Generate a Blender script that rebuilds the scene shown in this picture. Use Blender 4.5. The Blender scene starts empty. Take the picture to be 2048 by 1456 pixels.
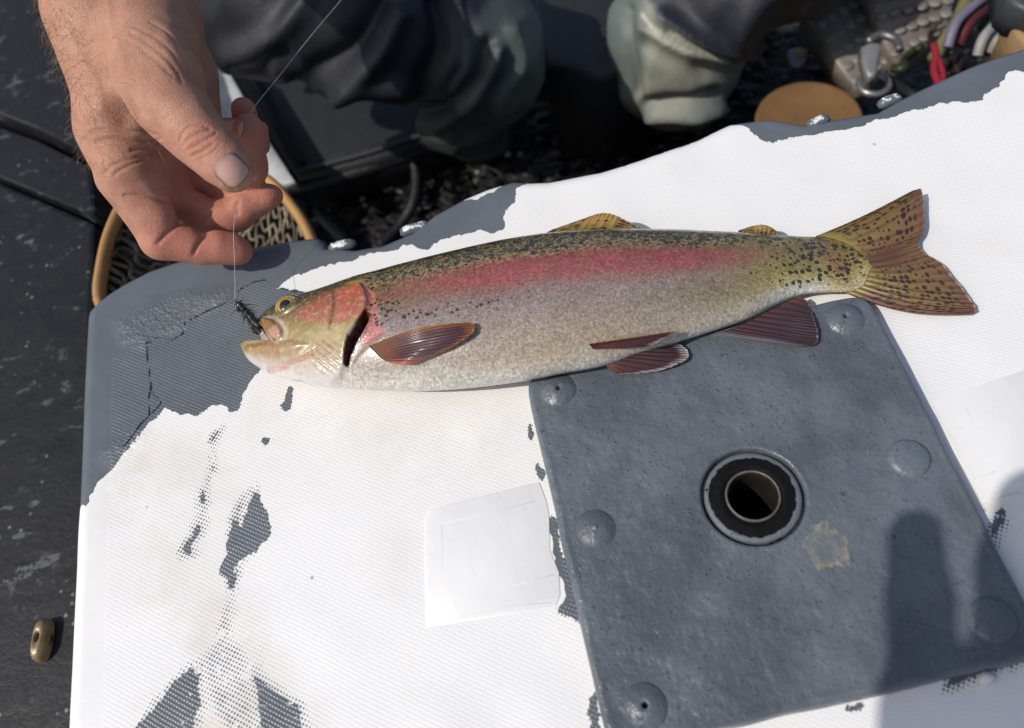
import bpy, math, random
import numpy as np
from mathutils import Vector, Matrix

# ------------------------------------------------------------------ camera, sky, sun, exposure
scene = bpy.context.scene
col = scene.collection
CAM = np.array([-0.07411, -0.11160, 0.36686])
ROT = np.array([[0.96955721, -0.18456668, -0.16091596],
                [-0.24024347, -0.84408296, -0.47938192],
                [-0.04734849, 0.50344721, -0.86272767]])      # rows: right, down, forward
FPX = 1600.0
cd = bpy.data.cameras.new('camera')
cam = bpy.data.objects.new('camera', cd); col.objects.link(cam)
cd.sensor_width = 36.0; cd.lens = 36.0 * FPX / 2048.0
cd.clip_start = 0.01; cd.clip_end = 500.0
M = Matrix.Identity(4)
for i in range(3):
    M[i][0] = ROT[0][i]; M[i][1] = -ROT[1][i]; M[i][2] = -ROT[2][i]; M[i][3] = CAM[i]
cam.matrix_world = M
cd.dof.use_dof = True; cd.dof.focus_distance = 0.425; cd.dof.aperture_fstop = 6.5
scene.camera = cam

SUN = np.array([-0.59, -0.225, 0.775]); SUN /= np.linalg.norm(SUN)
world = bpy.data.worlds.new('World'); scene.world = world; world.use_nodes = True
wn = world.node_tree; wn.nodes.clear()
wo = wn.nodes.new('ShaderNodeOutputWorld'); wb = wn.nodes.new('ShaderNodeBackground'); ws = wn.nodes.new('ShaderNodeTexSky')
ws.sky_type = 'NISHITA'; ws.dust_density = 2.5; ws.sun_disc = False
ws.sun_elevation = math.asin(SUN[2]); ws.sun_rotation = math.atan2(SUN[0], SUN[1])
wb.inputs['Strength'].default_value = 0.105
wn.links.new(ws.outputs[0], wb.inputs[0]); wn.links.new(wb.outputs[0], wo.inputs[0])
sl = bpy.data.lights.new('sun', 'SUN'); sl.energy = 3.2; sl.angle = math.radians(0.53); sl.color = (1.0, 0.955, 0.89)
so = bpy.data.objects.new('sun', sl); col.objects.link(so)
so.rotation_mode = 'QUATERNION'; so.rotation_quaternion = Vector(SUN).to_track_quat('Z', 'Y'); so.location = (-2, 0.2, 2)
scene.view_settings.view_transform = 'Standard'; scene.view_settings.look = 'None'
scene.view_settings.exposure = 0.0; scene.view_settings.gamma = 1.0; scene.view_settings.use_curve_mapping = False

# ------------------------------------------------------------------ helpers
rng = np.random.default_rng(7); random.seed(7)
def P(u, v, z=0.0):                      # world point at height z
    d = ROT.T @ np.array([(u - 1024) / FPX, (v - 728) / FPX, 1.0])
    return CAM + d * (z - CAM[2]) / d[2]
def Q(u, v, dep):                        # world point at a distance
    return CAM + ROT.T @ (np.array([(u - 1024) / FPX, (v - 728) / FPX, 1.0]) * dep)
def PX(p):
    X = (p - CAM) @ ROT.T
    return 1024 + FPX * X[:, 0] / X[:, 2], 728 + FPX * X[:, 1] / X[:, 2], X[:, 2]
def lin(r, g, b, k=1.0):
    f = lambda c: ((c / 255 + 0.055) / 1.055) ** 2.4 if c > 10 else c / 255 / 12.92
    return np.array([f(r) * k, f(g) * k, f(b) * k])
def sst(a, b, x):
    t = np.clip((x - a) / (b - a), 0, 1); return t * t * (3 - 2 * t)
def hash3(i, j, k, seed):
    n = (i.astype(np.int64) * 374761393 + j.astype(np.int64) * 668265263 + k.astype(np.int64) * 2147483647 + seed * 974711) & 0xffffffff
    n = ((n ^ (n >> 13)) * 1274126177) & 0xffffffff
    return ((n ^ (n >> 16)) & 0xffff) / 65535.0
def vnoise(p, scale, seed=0):            # value noise -1..1
    q = p * scale; f = np.floor(q); w = q - f; w = w * w * (3 - 2 * w); i = f.astype(np.int64)
    r = 0
    for a in (0, 1):
        for b in (0, 1):
            for c in (0, 1):
                h = hash3(i[:, 0] + a, i[:, 1] + b, i[:, 2] + c, seed)
                r = r + h * (w[:, 0] if a else 1 - w[:, 0]) * (w[:, 1] if b else 1 - w[:, 1]) * (w[:, 2] if c else 1 - w[:, 2])
    return r * 2 - 1
def seg_dist(px, py, a, b):
    ax, ay = a; bx, by = b; dx, dy = bx - ax, by - ay
    h = np.clip(((px - ax) * dx + (py - ay) * dy) / (dx * dx + dy * dy + 1e-18), 0, 1)
    return np.hypot(px - ax - dx * h, py - ay - dy * h)
def line_dist(px, py, pts):
    d = np.full(px.shape, 1e9)
    for a, b in zip(pts[:-1], pts[1:]): d = np.minimum(d, seg_dist(px, py, a, b))
    return d
def poly_sd(px, py, pts):                # positive inside
    d = line_dist(px, py, list(pts) + [pts[0]])
    ins = np.zeros(px.shape, bool)
    for (ax, ay), (bx, by) in zip(pts, list(pts[1:]) + [pts[0]]):
        c = ((ay > py) != (by > py)) & (px < (bx - ax) * (py - ay) / ((by - ay) if by != ay else 1e-12) + ax)
        ins ^= c
    return np.where(ins, d, -d)

def mesh_np(name, V, F, smooth=True):
    V = np.asarray(V, float); me = bpy.data.meshes.new(name)
    if isinstance(F, np.ndarray): k = F.shape[1]; flat = F.ravel(); starts = np.arange(0, len(flat), k); tot = np.full(len(F), k)
    else:
        tot = np.array([len(f) for f in F]); flat = np.array([i for f in F for i in f]); starts = np.concatenate([[0], np.cumsum(tot)[:-1]])
    me.vertices.add(len(V)); me.vertices.foreach_set('co', V.ravel())
    me.loops.add(len(flat)); me.loops.foreach_set('vertex_index', flat.astype(np.int32))
    me.polygons.add(len(tot)); me.polygons.foreach_set('loop_start', starts.astype(np.int32)); me.polygons.foreach_set('loop_total', tot.astype(np.int32))
    me.polygons.foreach_set('use_smooth', np.full(len(tot), smooth, bool))
    me.update(calc_edges=True); me.validate()
    return me
def attr(me, name, a):
    a = np.asarray(a, float)
    if a.ndim == 2:
        d = me.color_attributes.new(name, 'FLOAT_COLOR', 'POINT'); d.data.foreach_set('color', np.c_[a, np.ones(len(a))].ravel())
    else:
        d = me.attributes.new(name, 'FLOAT', 'POINT'); d.data.foreach_set('value', a)
def vec_attr(me, name, a):
    d = me.attributes.new(name, 'FLOAT_VECTOR', 'POINT'); d.data.foreach_set('vector', np.asarray(a, float).ravel())
def obj(name, me, mat, parent=None, **props):
    o = bpy.data.objects.new(name, me); col.objects.link(o)
    if me is not None and mat is not None and not me.materials: me.materials.append(mat)
    if parent is not None: o.parent = parent
    for k, v in props.items(): o[k] = v
    return o
def thing(name, label, cat, group=None, **kw):
    o = obj(name, None, None, label=label, category=cat, **kw)
    o.empty_display_size = 0.02
    if group: o['group'] = group
    return o
class MB:                                # collects shapes for ONE mesh
    def __init__(s): s.V = []; s.F = []; s.n = 0
    def add(s, V, F):
        V = np.asarray(V, float); s.V.append(V); s.F += [[i + s.n for i in f] for f in F]; s.n += len(V); return s
    def tube(s, pts, r, n=8, cap=True, flat=1.0):
        pts = np.asarray(pts, float); m = len(pts); r = np.broadcast_to(np.asarray(r, float), (m,))
        T = np.gradient(pts, axis=0); T /= np.linalg.norm(T, axis=1)[:, None] + 1e-12
        a = np.array([0, 0, 1.0]) if abs(T[0][2]) < 0.9 else np.array([1.0, 0, 0])
        N = np.cross(T[0], a); N /= np.linalg.norm(N); rows = []
        for i in range(m):
            N = N - T[i] * (N @ T[i]); N /= np.linalg.norm(N) + 1e-12; B = np.cross(T[i], N)
            th = np.arange(n) / n * 2 * math.pi
            rows.append(pts[i] + r[i] * (np.cos(th)[:, None] * N + flat * np.sin(th)[:, None] * B))
        F = [[i * n + j, i * n + (j + 1) % n, (i + 1) * n + (j + 1) % n, (i + 1) * n + j] for i in range(m - 1) for j in range(n)]
        if cap: F += [list(range(n))[::-1], [(m - 1) * n + j for j in range(n)]]
        return s.add(np.vstack(rows), F)
    def lathe(s, prof, n=48, c=(0, 0, 0), close_in=False, close_out=False):   # prof: (r,z)
        th = np.arange(n) / n * 2 * math.pi
        V = np.vstack([np.c_[r * np.cos(th) + c[0], r * np.sin(th) + c[1], np.full(n, z + c[2])] for r, z in prof])
        F = [[i * n + j, i * n + (j + 1) % n, (i + 1) * n + (j + 1) % n, (i + 1) * n + j] for i in range(len(prof) - 1) for j in range(n)]
        if close_in: F.append([j for j in range(n)][::-1])
        if close_out: F.append([(len(prof) - 1) * n + j for j in range(n)])
        return s.add(V, F)
    def prism(s, pts, h, bev=0.0):       # pts: Nx3 top outline, extruded down by h with a chamfered rim
        pts = np.asarray(pts, float); n = len(pts); c = pts.mean(0)
        if bev:
            d = pts - c; L = np.linalg.norm(d, axis=1)[:, None]
            top = pts - d / L * bev * 1.3; r1 = pts - d / L * bev * 0.35 - np.array([0, 0, bev * 0.3]); r2 = pts - np.array([0, 0, bev])
            rows = [top, r1, r2, pts - np.array([0, 0, h])]
        else: rows = [pts, pts - np.array([0, 0, h])]
        m = len(rows)
        F = [[i * n + j, (i + 1) * n + j, (i + 1) * n + (j + 1) % n, i * n + (j + 1) % n] for i in range(m - 1) for j in range(n)]
        F += [list(range(n)), [(m - 1) * n + j for j in range(n)][::-1]]
        return s.add(np.vstack(rows), F)
    def blob(s, c, r, n=8, m=6, jit=0.0, flat=1.0, seed=0):
        g = np.random.default_rng(seed); V = []; F = []
        for i in range(m + 1):
            ph = math.pi * i / m
            for j in range(n):
                th = 2 * math.pi * j / n
                V.append([math.sin(ph) * math.cos(th), math.sin(ph) * math.sin(th), math.cos(ph) * flat])
        V = np.array(V); V *= (1 + jit * vnoise(V, 1.3, seed))[:, None]
        F = [[i * n + j, (i + 1) * n + j, (i + 1) * n + (j + 1) % n, i * n + (j + 1) % n] for i in range(m) for j in range(n)]
        return s.add(V * np.asarray(r) + np.asarray(c), F)
    def mesh(s, name, smooth=True): return mesh_np(name, np.vstack(s.V), s.F, smooth)
    def build(s, name, mat, parent=None, smooth=True, **pr): return obj(name, s.mesh(name, smooth), mat, parent, **pr)
def spline(pts, n):
    pts = np.asarray(pts, float); m = len(pts); out = []
    t = np.linspace(0, m - 1, n)
    for x in t:
        i = min(int(x), m - 2); f = x - i
        p0, p1, p2, p3 = pts[max(i - 1, 0)], pts[i], pts[i + 1], pts[min(i + 2, m - 1)]
        out.append(0.5 * ((2 * p1) + (-p0 + p2) * f + (2 * p0 - 5 * p1 + 4 * p2 - p3) * f * f + (-p0 + 3 * p1 - 3 * p2 + p3) * f ** 3))
    return np.array(out)
def surface_nets(Fd, org, h):
    nx, ny, nz = Fd.shape; S = Fd < 0
    cs = np.zeros((nx - 1, ny - 1, nz - 1), np.int8)
    for a in (0, 1):
        for b in (0, 1):
            for c in (0, 1): cs += S[a:nx - 1 + a, b:ny - 1 + b, c:nz - 1 + c]
    I, J, K = np.nonzero((cs > 0) & (cs < 8)); n = len(I)
    acc = np.zeros((n, 3)); cnt = np.zeros(n)
    for ax in range(3):
        for p in (0, 1):
            for q in (0, 1):
                o = [0, 0, 0]; oth = [x for x in range(3) if x != ax]; o[oth[0]] = p; o[oth[1]] = q
                e = list(o); e[ax] = 1
                f0 = Fd[I + o[0], J + o[1], K + o[2]]; f1 = Fd[I + e[0], J + e[1], K + e[2]]
                m = (f0 < 0) != (f1 < 0)
                t = np.where(m, f0 / np.where(m, f0 - f1, 1), 0)
                for d in range(3): acc[:, d] += np.where(m, (t if d == ax else o[d]), 0)
                cnt += m
    V = (np.c_[I, J, K] + acc / cnt[:, None]) * h + org
    idx = np.full(cs.shape, -1, np.int64); idx[I, J, K] = np.arange(n)
    quads = []
    for ax in range(3):
        A = np.moveaxis(S, ax, 0); D = np.moveaxis(idx, ax, 0)
        x = (A[:-1, 1:-1, 1:-1] != A[1:, 1:-1, 1:-1]); i, j, k = np.nonzero(x); j = j + 1; k = k + 1
        q = np.c_[D[i, j - 1, k - 1], D[i, j, k - 1], D[i, j, k], D[i, j - 1, k]]
        fl = A[i, j, k] if ax != 1 else ~A[i, j, k]
        q[~fl] = q[~fl][:, ::-1]; quads.append(q)
    F = np.vstack(quads); F = F[(F >= 0).all(1)]
    return V, F
def vnormals(V, F):
    n = np.cross(V[F[:, 2]] - V[F[:, 0]], V[F[:, 3]] - V[F[:, 1]]); N = np.zeros_like(V)
    for k in range(4): np.add.at(N, F[:, k], n)
    return N / (np.linalg.norm(N, axis=1)[:, None] + 1e-15)
def relax(V, F, it=2, w=0.5):
    for _ in range(it):
        A = np.zeros_like(V); c = np.zeros(len(V))
        for k in range(4):
            for m in (1, 3):
                np.add.at(A, F[:, k], V[F[:, (k + m) % 4]]); np.add.at(c, F[:, k], 1)
        V = V * (1 - w) + w * A / c[:, None]
    return V
class Field:                             # signed distance field made of tapered limbs
    def __init__(s, lo, hi, h):
        s.h = h; s.o = np.array(lo, float); s.n = np.ceil((np.array(hi) - s.o) / h).astype(int) + 1
        s.ax = [s.o[i] + np.arange(s.n[i]) * h for i in range(3)]
    def new(s): return np.full(s.n, 0.03, np.float32)
    def limb(s, F, pts, rs, k=0.004, mg=0.028):
        pts = [np.asarray(p, float) for p in pts]
        segs = list(zip(pts[:-1], pts[1:], rs[:-1], rs[1:])) if len(pts) > 1 else [(pts[0], pts[0] + 1e-6, rs[0], rs[0])]
        for a, b, ra, rb in segs:
            R = max(ra, rb) + mg; sl = []
            for i in range(3):
                i0 = max(int((min(a[i], b[i]) - R - s.o[i]) / s.h), 0); i1 = min(int((max(a[i], b[i]) + R - s.o[i]) / s.h) + 2, s.n[i])
                sl.append(slice(i0, max(i1, i0)))
            X = s.ax[0][sl[0]][:, None, None]; Y = s.ax[1][sl[1]][None, :, None]; Z = s.ax[2][sl[2]][None, None, :]
            d = b - a; t = np.clip(((X - a[0]) * d[0] + (Y - a[1]) * d[1] + (Z - a[2]) * d[2]) / (d @ d), 0, 1)
            D = np.sqrt((X - a[0] - d[0] * t) ** 2 + (Y - a[1] - d[1] * t) ** 2 + (Z - a[2] - d[2] * t) ** 2) - (ra + (rb - ra) * t)
            G = F[tuple(sl)]; F[tuple(sl)] = smin(G, D, k)
        return F
def smin(a, b, k):
    h = np.maximum(k - np.abs(a - b), 0) / k
    return np.minimum(a, b) - h * h * k * 0.25

# ---- node helper
class NT:
    def __init__(s, name):
        s.m = bpy.data.materials.new(name); s.m.use_nodes = True; s.t = s.m.node_tree; s.t.nodes.clear()
        s.out = s.t.nodes.new('ShaderNodeOutputMaterial'); s.b = s.t.nodes.new('ShaderNodeBsdfPrincipled')
        s.t.links.new(s.b.outputs[0], s.out.inputs[0])
    def put(s, sock, v):
        if v is None: return
        if hasattr(v, 'is_output'): s.t.links.new(v, sock)
        elif isinstance(v, (tuple, list, np.ndarray)):
            v = [float(x) for x in v]
            sock.default_value = v + [1.0] if (len(v) == 3 and sock.type == 'RGBA') else v
        else: sock.default_value = v
    def node(s, ty, ins=None, **pr):
        n = s.t.nodes.new(ty)
        for k, v in pr.items(): setattr(n, k, v)
        for k, v in (ins or {}).items(): s.put(n.inputs[k], v)
        return n
    def __call__(s, op, a, b=None, c=None, clamp=False):
        n = s.node('ShaderNodeMath', operation=op, use_clamp=clamp)
        for i, v in enumerate((a, b, c)): s.put(n.inputs[i], v)
        return n.outputs[0]
    def mix(s, f, a, b, blend='MIX'):
        n = s.node('ShaderNodeMix', data_type='RGBA', blend_type=blend); s.put(n.inputs[0], f); s.put(n.inputs[6], a); s.put(n.inputs[7], b); return n.outputs[2]
    def step(s, x, a, b, lo=0.0, hi=1.0):
        n = s.node('ShaderNodeMapRange', interpolation_type='SMOOTHSTEP'); 
        for i, v in enumerate((x, a, b, lo, hi)): s.put(n.inputs[i], v)
        return n.outputs[0]
    def co(s, kind='Object'): return s.node('ShaderNodeTexCoord').outputs[kind]
    def at(s, name, out='Fac'): return s.node('ShaderNodeAttribute', attribute_name=name).outputs[out]
    def noise(s, v, sc, det=3, rough=0.55, dist=0.0):
        return s.node('ShaderNodeTexNoise', {'Vector': v, 'Scale': sc, 'Detail': det, 'Roughness': rough, 'Distortion': dist}).outputs[0]
    def voro(s, v, sc, out='Distance', feat='F1', rnd=1.0):
        return s.node('ShaderNodeTexVoronoi', {'Vector': v, 'Scale': sc, 'Randomness': rnd}, feature=feat).outputs[out]
    def scale(s, v, x, y, z, rot=0.0):
        return s.node('ShaderNodeMapping', {'Vector': v, 'Scale': (x, y, z), 'Rotation': (0, 0, rot)}).outputs[0]
    def bump(s, h, dist, st=1.0, nrm=None):
        return s.node('ShaderNodeBump', {'Height': h, 'Distance': dist, 'Strength': st, 'Normal': nrm}).outputs[0]
    def set(s, **k):
        for a, v in k.items(): s.put(s.b.inputs[a.replace('_', ' ')], v)
        return s.m
    def c2f(s, c, i=0):
        return s.node('ShaderNodeSeparateColor', {0: c}).outputs[i]

def simple(name, c, rough=0.6, vary=0.25, sc=30.0, bump=0.0004, spec=0.4, metal=0.0, **kw):
    n = NT(name); o = n.co(); a = n.noise(o, sc, 5); b = n.noise(o, sc * 6, 3)
    f = n('ADD', n('MULTIPLY', n('SUBTRACT', a, 0.5), 2 * vary * 2), 1.0)
    cc = n.mix(1.0, n.node('ShaderNodeRGB').outputs[0], f, 'MULTIPLY')
    cc.node.inputs[6].links[0].from_node.outputs[0].default_value = [*map(float, c), 1]
    n.set(Base_Color=cc, Roughness=n('ADD', n('MULTIPLY', n('SUBTRACT', b, 0.5), 0.35), rough), Specular_IOR_Level=spec, Metallic=metal, **kw)
    n.set(Normal=n.bump(n('ADD', a, n('MULTIPLY', b, 0.5)), bump))
    return n.m
# ------------------------------------------------------------------ the setting: water and boat floor
def water_mat():
    n = NT('water'); o = n.co(); h = n.noise(o, 3.0, 5)
    return n.set(Base_Color=(0.02, 0.035, 0.035), Roughness=0.08, Normal=n.bump(h, 0.05))
W = 60.0
obj('river_water', mesh_np('river_water', [[-W, -W, -0.62], [W, -W, -0.62], [W, W, -0.62], [-W, W, -0.62]], [[0, 1, 2, 3]], False), water_mat(), kind='structure')
ZF = -0.34
def floor_mat():
    n = NT('boat_floor'); o = n.co(); a = n.noise(o, 9, 6, 0.6); b = n.noise(o, 90, 4); v = n.voro(o, 140)
    c = n.mix(n.step(a, 0.45, 0.7), (0.006, 0.006, 0.0065), (0.018, 0.017, 0.016))
    c = n.mix(n.step(b, 0.66, 0.78), c, (0.05, 0.047, 0.042))
    return n.set(Base_Color=c, Roughness=n.step(b, 0.2, 0.8, 0.4, 0.9), Normal=n.bump(n('ADD', v, b), 0.004))
gx = np.linspace(-1.3, 1.3, 60); gy = np.linspace(-0.9, 1.7, 60); X, Y = np.meshgrid(gx, gy, indexing='ij')
V = np.c_[X.ravel(), Y.ravel(), np.full(X.size, ZF)]; V[:, 2] += 0.004 * vnoise(V, 14, 3)
Fq = np.array([[i * 60 + j, (i + 1) * 60 + j, (i + 1) * 60 + j + 1, i * 60 + j + 1] for i in range(59) for j in range(59)])
obj('boat_floor', mesh_np('boat_floor', V, Fq), floor_mat(), kind='structure')

# ------------------------------------------------------------------ white seat box with flaking grey paint
XL = lambda y: -0.3345 - 0.0447 * (y + 0.03)
EX = [-0.36, -0.344, -0.340, -0.334, -0.326, -0.316, -0.303, -0.288, -0.270, -0.236, -0.199, -0.196, -0.1747, -0.155, -0.1338, -0.118, -0.0999, -0.085, -0.0709, -0.062, -0.05, -0.0172, 0.01, 0.0429, 0.0665, 0.085, 0.1035, 0.1292, 0.1487, 0.1629, 0.1797, 0.2128, 0.2437, 0.30, 0.36]
EY = [0.204, 0.2098, 0.2155, 0.2215, 0.2268, 0.2315, 0.2356, 0.2372, 0.2372, 0.2322, 0.2285, 0.2195, 0.2105, 0.2085, 0.2125, 0.222, 0.2282, 0.2310, 0.2317, 0.2275, 0.2240, 0.2205, 0.2225, 0.2266, 0.2320, 0.2290, 0.2174, 0.2143, 0.2118, 0.2168, 0.2213, 0.2286, 0.2322, 0.235, 0.235]
YE = lambda x: np.interp(x, EX, EY)
Y0, XR = -0.245, 0.355
nu, nv = 500, 360; RB = 0.009
u = np.linspace(0, 1, nu); v = np.linspace(0, 1, nv)
U, VV = np.meshgrid(u, v, indexing='ij')
yn = Y0 + VV * (0.225 - Y0)
xg = XL(yn) + RB + U * (XR - RB - XL(yn) - RB)
yg = Y0 + RB + VV * (YE(xg) - RB - Y0 - RB)
top = np.stack([xg, yg, np.zeros_like(xg)], -1)
# slight sag / unevenness of moulded glass fibre
fl = top.reshape(-1, 3)
# rolled rim all round
ring = [(i, nv - 1) for i in range(nu)] + [(nu - 1, j) for j in range(nv - 2, -1, -1)] + [(i, 0) for i in range(nu - 2, -1, -1)] + [(0, j) for j in range(1, nv - 1)]
ringi = np.array([a * nv + b for a, b in ring]); rp = fl[ringi]
tg = np.roll(rp, -3, 0) - np.roll(rp, 3, 0); nr = np.c_[-tg[:, 1], tg[:, 0], 0 * tg[:, 0]]; nr /= np.linalg.norm(nr, axis=1)[:, None]
for _ in range(8): nr = (np.roll(nr, 1, 0) + nr * 2 + np.roll(nr, -1, 0)); nr /= np.linalg.norm(nr, axis=1)[:, None]
rows = [fl]; n0 = len(fl); m = len(ringi); prev = ringi; F = []
gi = np.arange(nu * nv).reshape(nu, nv)
Fg = np.stack([gi[:-1, :-1], gi[1:, :-1], gi[1:, 1:], gi[:-1, 1:]], -1).reshape(-1, 4)
cen = fl[Fg].mean(1); keep = np.hypot(cen[:, 0], cen[:, 1]) > 0.0165
Fg = Fg[keep]
Fs = [Fg]; cnt = n0
prof = [(RB * math.sin(a), -RB * (1 - math.cos(a))) for a in np.linspace(0, math.pi / 2, 8)[1:]] + [(RB, -0.018), (RB - 0.002, -0.024), (RB - 0.004, -0.12), (RB - 0.004, ZF - 0.01)]
for off, z in prof:
    rows.append(rp + nr * off + np.array([0, 0, z])); cur = np.arange(cnt, cnt + m); cnt += m
    Fs.append(np.c_[prev, np.roll(prev, -1), np.roll(cur, -1), cur]); prev = cur
V = np.vstack(rows); F = np.vstack(Fs)
V[:, 2] += np.where(V[:, 2] > -0.03, 0.0004 * vnoise(V, 45, 5) + 0.0007 * vnoise(V, 12, 6), 0)
wx, wy = V[:, 0], V[:, 1]
def W2(pts): return [tuple(P(a, b, 0.0)[:2]) for a, b in pts]
GREY = [
 [(120, 1030), (148, 1022), (160, 1010), (175, 1012), (180, 988), (198, 965), (215, 945), (245, 905), (268, 880), (290, 855), (330, 822), (365, 828), (400, 828), (420, 815), (445, 812), (460, 826), (480, 815), (487, 785), (500, 762), (515, 745), (530, 728), (560, 690), (600, 650), (640, 600), (606, 583), (555, 577), (566, 563), (585, 553), (640, 534), (700, 518), (730, 508), (790, 496), (806, 488), (812, 489), (840, 497), (852, 498), (862, 492), (878, 480), (920, 470), (958, 459), (985, 465), (992, 458), (1007, 450), (1004, 425), (1014, 415), (1029, 404), (1033, 388), (1030, 376), (1045, 366), (1075, 358), (1100, 352), (1130, 347), (1160, 342), (1180, 338), (1230, 318), (1290, 300), (1330, 292), (1370, 282), (1392, 272), (1396, 262), (1415, 264), (1410, 268), (1392, 278), (1380, 288), (1300, 310), (1225, 330), (1205, 340), (1200, 270), (900, 330), (600, 430), (400, 440), (100, 560)],
 [(1455, 240), (1466, 246), (1484, 250), (1500, 263), (1516, 268), (1526, 280), (1545, 285), (1560, 277), (1600, 270), (1640, 265), (1700, 255), (1738, 245), (1760, 240), (1790, 232), (1810, 225), (1850, 214), (1880, 207), (1920, 203), (1966, 203), (1970, 190), (1990, 178), (2008, 160), (2012, 143), (2030, 140), (2080, 160), (2080, 40), (1850, 130), (1640, 200), (1450, 215)],
 [(507, 978), (516, 985), (520, 1008), (532, 1022), (544, 1046), (540, 1068), (522, 1086), (510, 1105), (492, 1118), (478, 1128), (474, 1150), (472, 1172), (463, 1192), (452, 1180), (452, 1160), (442, 1150), (446, 1120), (452, 1108), (450, 1088), (455, 1065), (463, 1040), (478, 1036), (482, 1052), (490, 1035), (500, 1020), (498, 1005), (503, 990)],
 [(480, 1003), (485, 1008), (478, 1026), (470, 1028), (472, 1015)],
 [(402, 976), (412, 980), (416, 1002), (408, 1018), (396, 1010), (394, 990)],
 [(420, 928), (432, 930), (434, 942), (424, 945), (418, 938)],
 [(400, 1040), (404, 1055), (396, 1075), (385, 1090), (390, 1112), (372, 1115), (361, 1100), (370, 1085), (385, 1065), (392, 1048)],
 [(574, 770), (584, 775), (580, 792), (587, 806), (580, 818), (570, 820), (564, 810), (572, 795)],
 [(430, 862), (444, 858), (440, 868), (425, 885), (418, 884)],
 [(530, 878), (536, 882), (535, 894), (530, 892)],
 [(236, 1500), (300, 1420), (344, 1362), (380, 1326), (404, 1330), (401, 1380), (408, 1408), (396, 1424), (392, 1440), (390, 1500)],
 [(490, 1326), (517, 1350), (542, 1370), (566, 1388), (594, 1404), (602, 1420), (606, 1445), (612, 1500), (520, 1500), (516, 1440), (510, 1420), (510, 1390), (506, 1370)],
 [(416, 1318), (430, 1302), (456, 1296), (474, 1305), (484, 1325), (482, 1350), (496, 1390), (500, 1430), (505, 1480), (470, 1480), (455, 1440), (440, 1420), (425, 1390), (418, 1350)],
 [(385, 1418), (396, 1428), (398, 1442), (388, 1446), (378, 1432)],
 [(1058, 850), (1066, 870), (1062, 882), (1055, 866)], [(1074, 932), (1086, 945), (1092, 975), (1084, 968), (1078, 950)],
 [(1098, 1026), (1110, 1040), (1120, 1090), (1135, 1140), (1150, 1200), (1170, 1260), (1150, 1245), (1138, 1232), (1120, 1220), (1124, 1200), (1132, 1190), (1124, 1160), (1114, 1140), (1102, 1105), (1108, 1085), (1100, 1060)],
 [(1176, 1400), (1190, 1380), (1200, 1480), (1180, 1456)],
 [(1978, 1050), (1995, 1030), (2008, 1020), (2013, 1040), (2005, 1050), (1995, 1070), (1990, 1100), (1980, 1075)],
 [(1690, 1415), (1720, 1405), (1725, 1412), (1712, 1430), (1700, 1425)],
 [(1880, 1385), (1960, 1352), (1990, 1345), (2060, 1322), (2060, 1300), (1900, 1340)],
]
WHITE = [[(930, 395), (948, 385), (960, 376), (985, 368), (1006, 364), (1000, 372), (986, 380), (982, 385), (968, 392), (956, 398), (945, 396)]]
pd = np.full(len(V), -0.05); CEN = GREY.pop(12)
for g in GREY: pd = np.maximum(pd, poly_sd(wx, wy, W2(g)))
pd = np.maximum(pd, np.minimum(poly_sd(wx, wy, W2(CEN)), .0002))
for g in WHITE: pd = np.minimum(pd, -poly_sd(wx, wy, W2(g)))
CRACK = [[(605, 585), (560, 576), (530, 560), (505, 565), (480, 580), (455, 605), (420, 620), (395, 632), (370, 645), (366, 668), (345, 680), (315, 675), (293, 688), (298, 730), (303, 770), (308, 790), (325, 805)], [(303, 770), (298, 800), (300, 832), (282, 848), (268, 868), (248, 892), (238, 890)], [(325, 805), (300, 832)], [(160, 882), (178, 878)]]
ck = np.full(len(V), 0.05)
for c in CRACK: ck = np.minimum(ck, line_dist(wx, wy, W2(c)))
OUTER = poly_sd(wx, wy, W2([(100, 400), (612, 470), (600, 560), (530, 560), (505, 565), (480, 580), (455, 605), (420, 620), (395, 632), (370, 645), (366, 668), (345, 680), (315, 675), (293, 688), (260, 700), (215, 720), (195, 790), (160, 850), (140, 900), (100, 900)]))
rimd = np.minimum(wx - XL(wy), 0.235 - wy)
rim_s = np.maximum(sst(0.021, 0.0195, wx - XL(wy)), 0)
weave = (1 - rim_s) * sst(0.0, 0.004, YE(wx) - wy - 0.012) * (1 - sst(-0.001, 0.003, OUTER))
FILM = [[(850, 1028), (880, 1010), (1082, 962), (1105, 1040), (1128, 1150), (1140, 1200), (1125, 1212), (852, 1255)], [(1850, 800), (2060, 730), (2080, 900), (2060, 980), (1960, 1010)]]
weave = weave * (1 - sst(-.002, .002, pd) * sst(.045, .03, YE(wx) - wy) * sst(-.215, -.19, wx))
for fm in FILM: weave = weave * (1 - 0.9 * sst(-0.0006, 0.0006, poly_sd(wx, wy, W2(fm))))
LUMP = sst(-0.004, 0.008, poly_sd(wx, wy, W2([(225, 640), (300, 600), (360, 580), (420, 575), (470, 570), (455, 605), (395, 632), (366, 668), (315, 678), (293, 700), (240, 690)])))
LUMP = np.maximum(LUMP, 0.7 * sst(0.012, 0.0, line_dist(wx, wy, W2([(225, 905), (270, 870)]))))
def area(pts, soft): return sst(-soft, soft, poly_sd(wx, wy, W2(pts)))
grime = 0.75 * area([(150, 870), (330, 830), (480, 830), (540, 760), (900, 790), (1050, 800), (1090, 960), (860, 1020), (700, 900), (520, 1000), (420, 1300), (260, 1250), (215, 960)], 0.03)
grime = np.maximum(grime, 1.3 * area([(215, 960), (330, 850), (300, 960), (250, 1100), (216, 1120)], 0.016))
grime = np.maximum(grime, 1.2 * area([(380, 1200), (430, 1180), (520, 1200), (560, 1330), (640, 1410), (640, 1500), (280, 1500), (270, 1400), (360, 1320)], 0.01))
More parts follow.
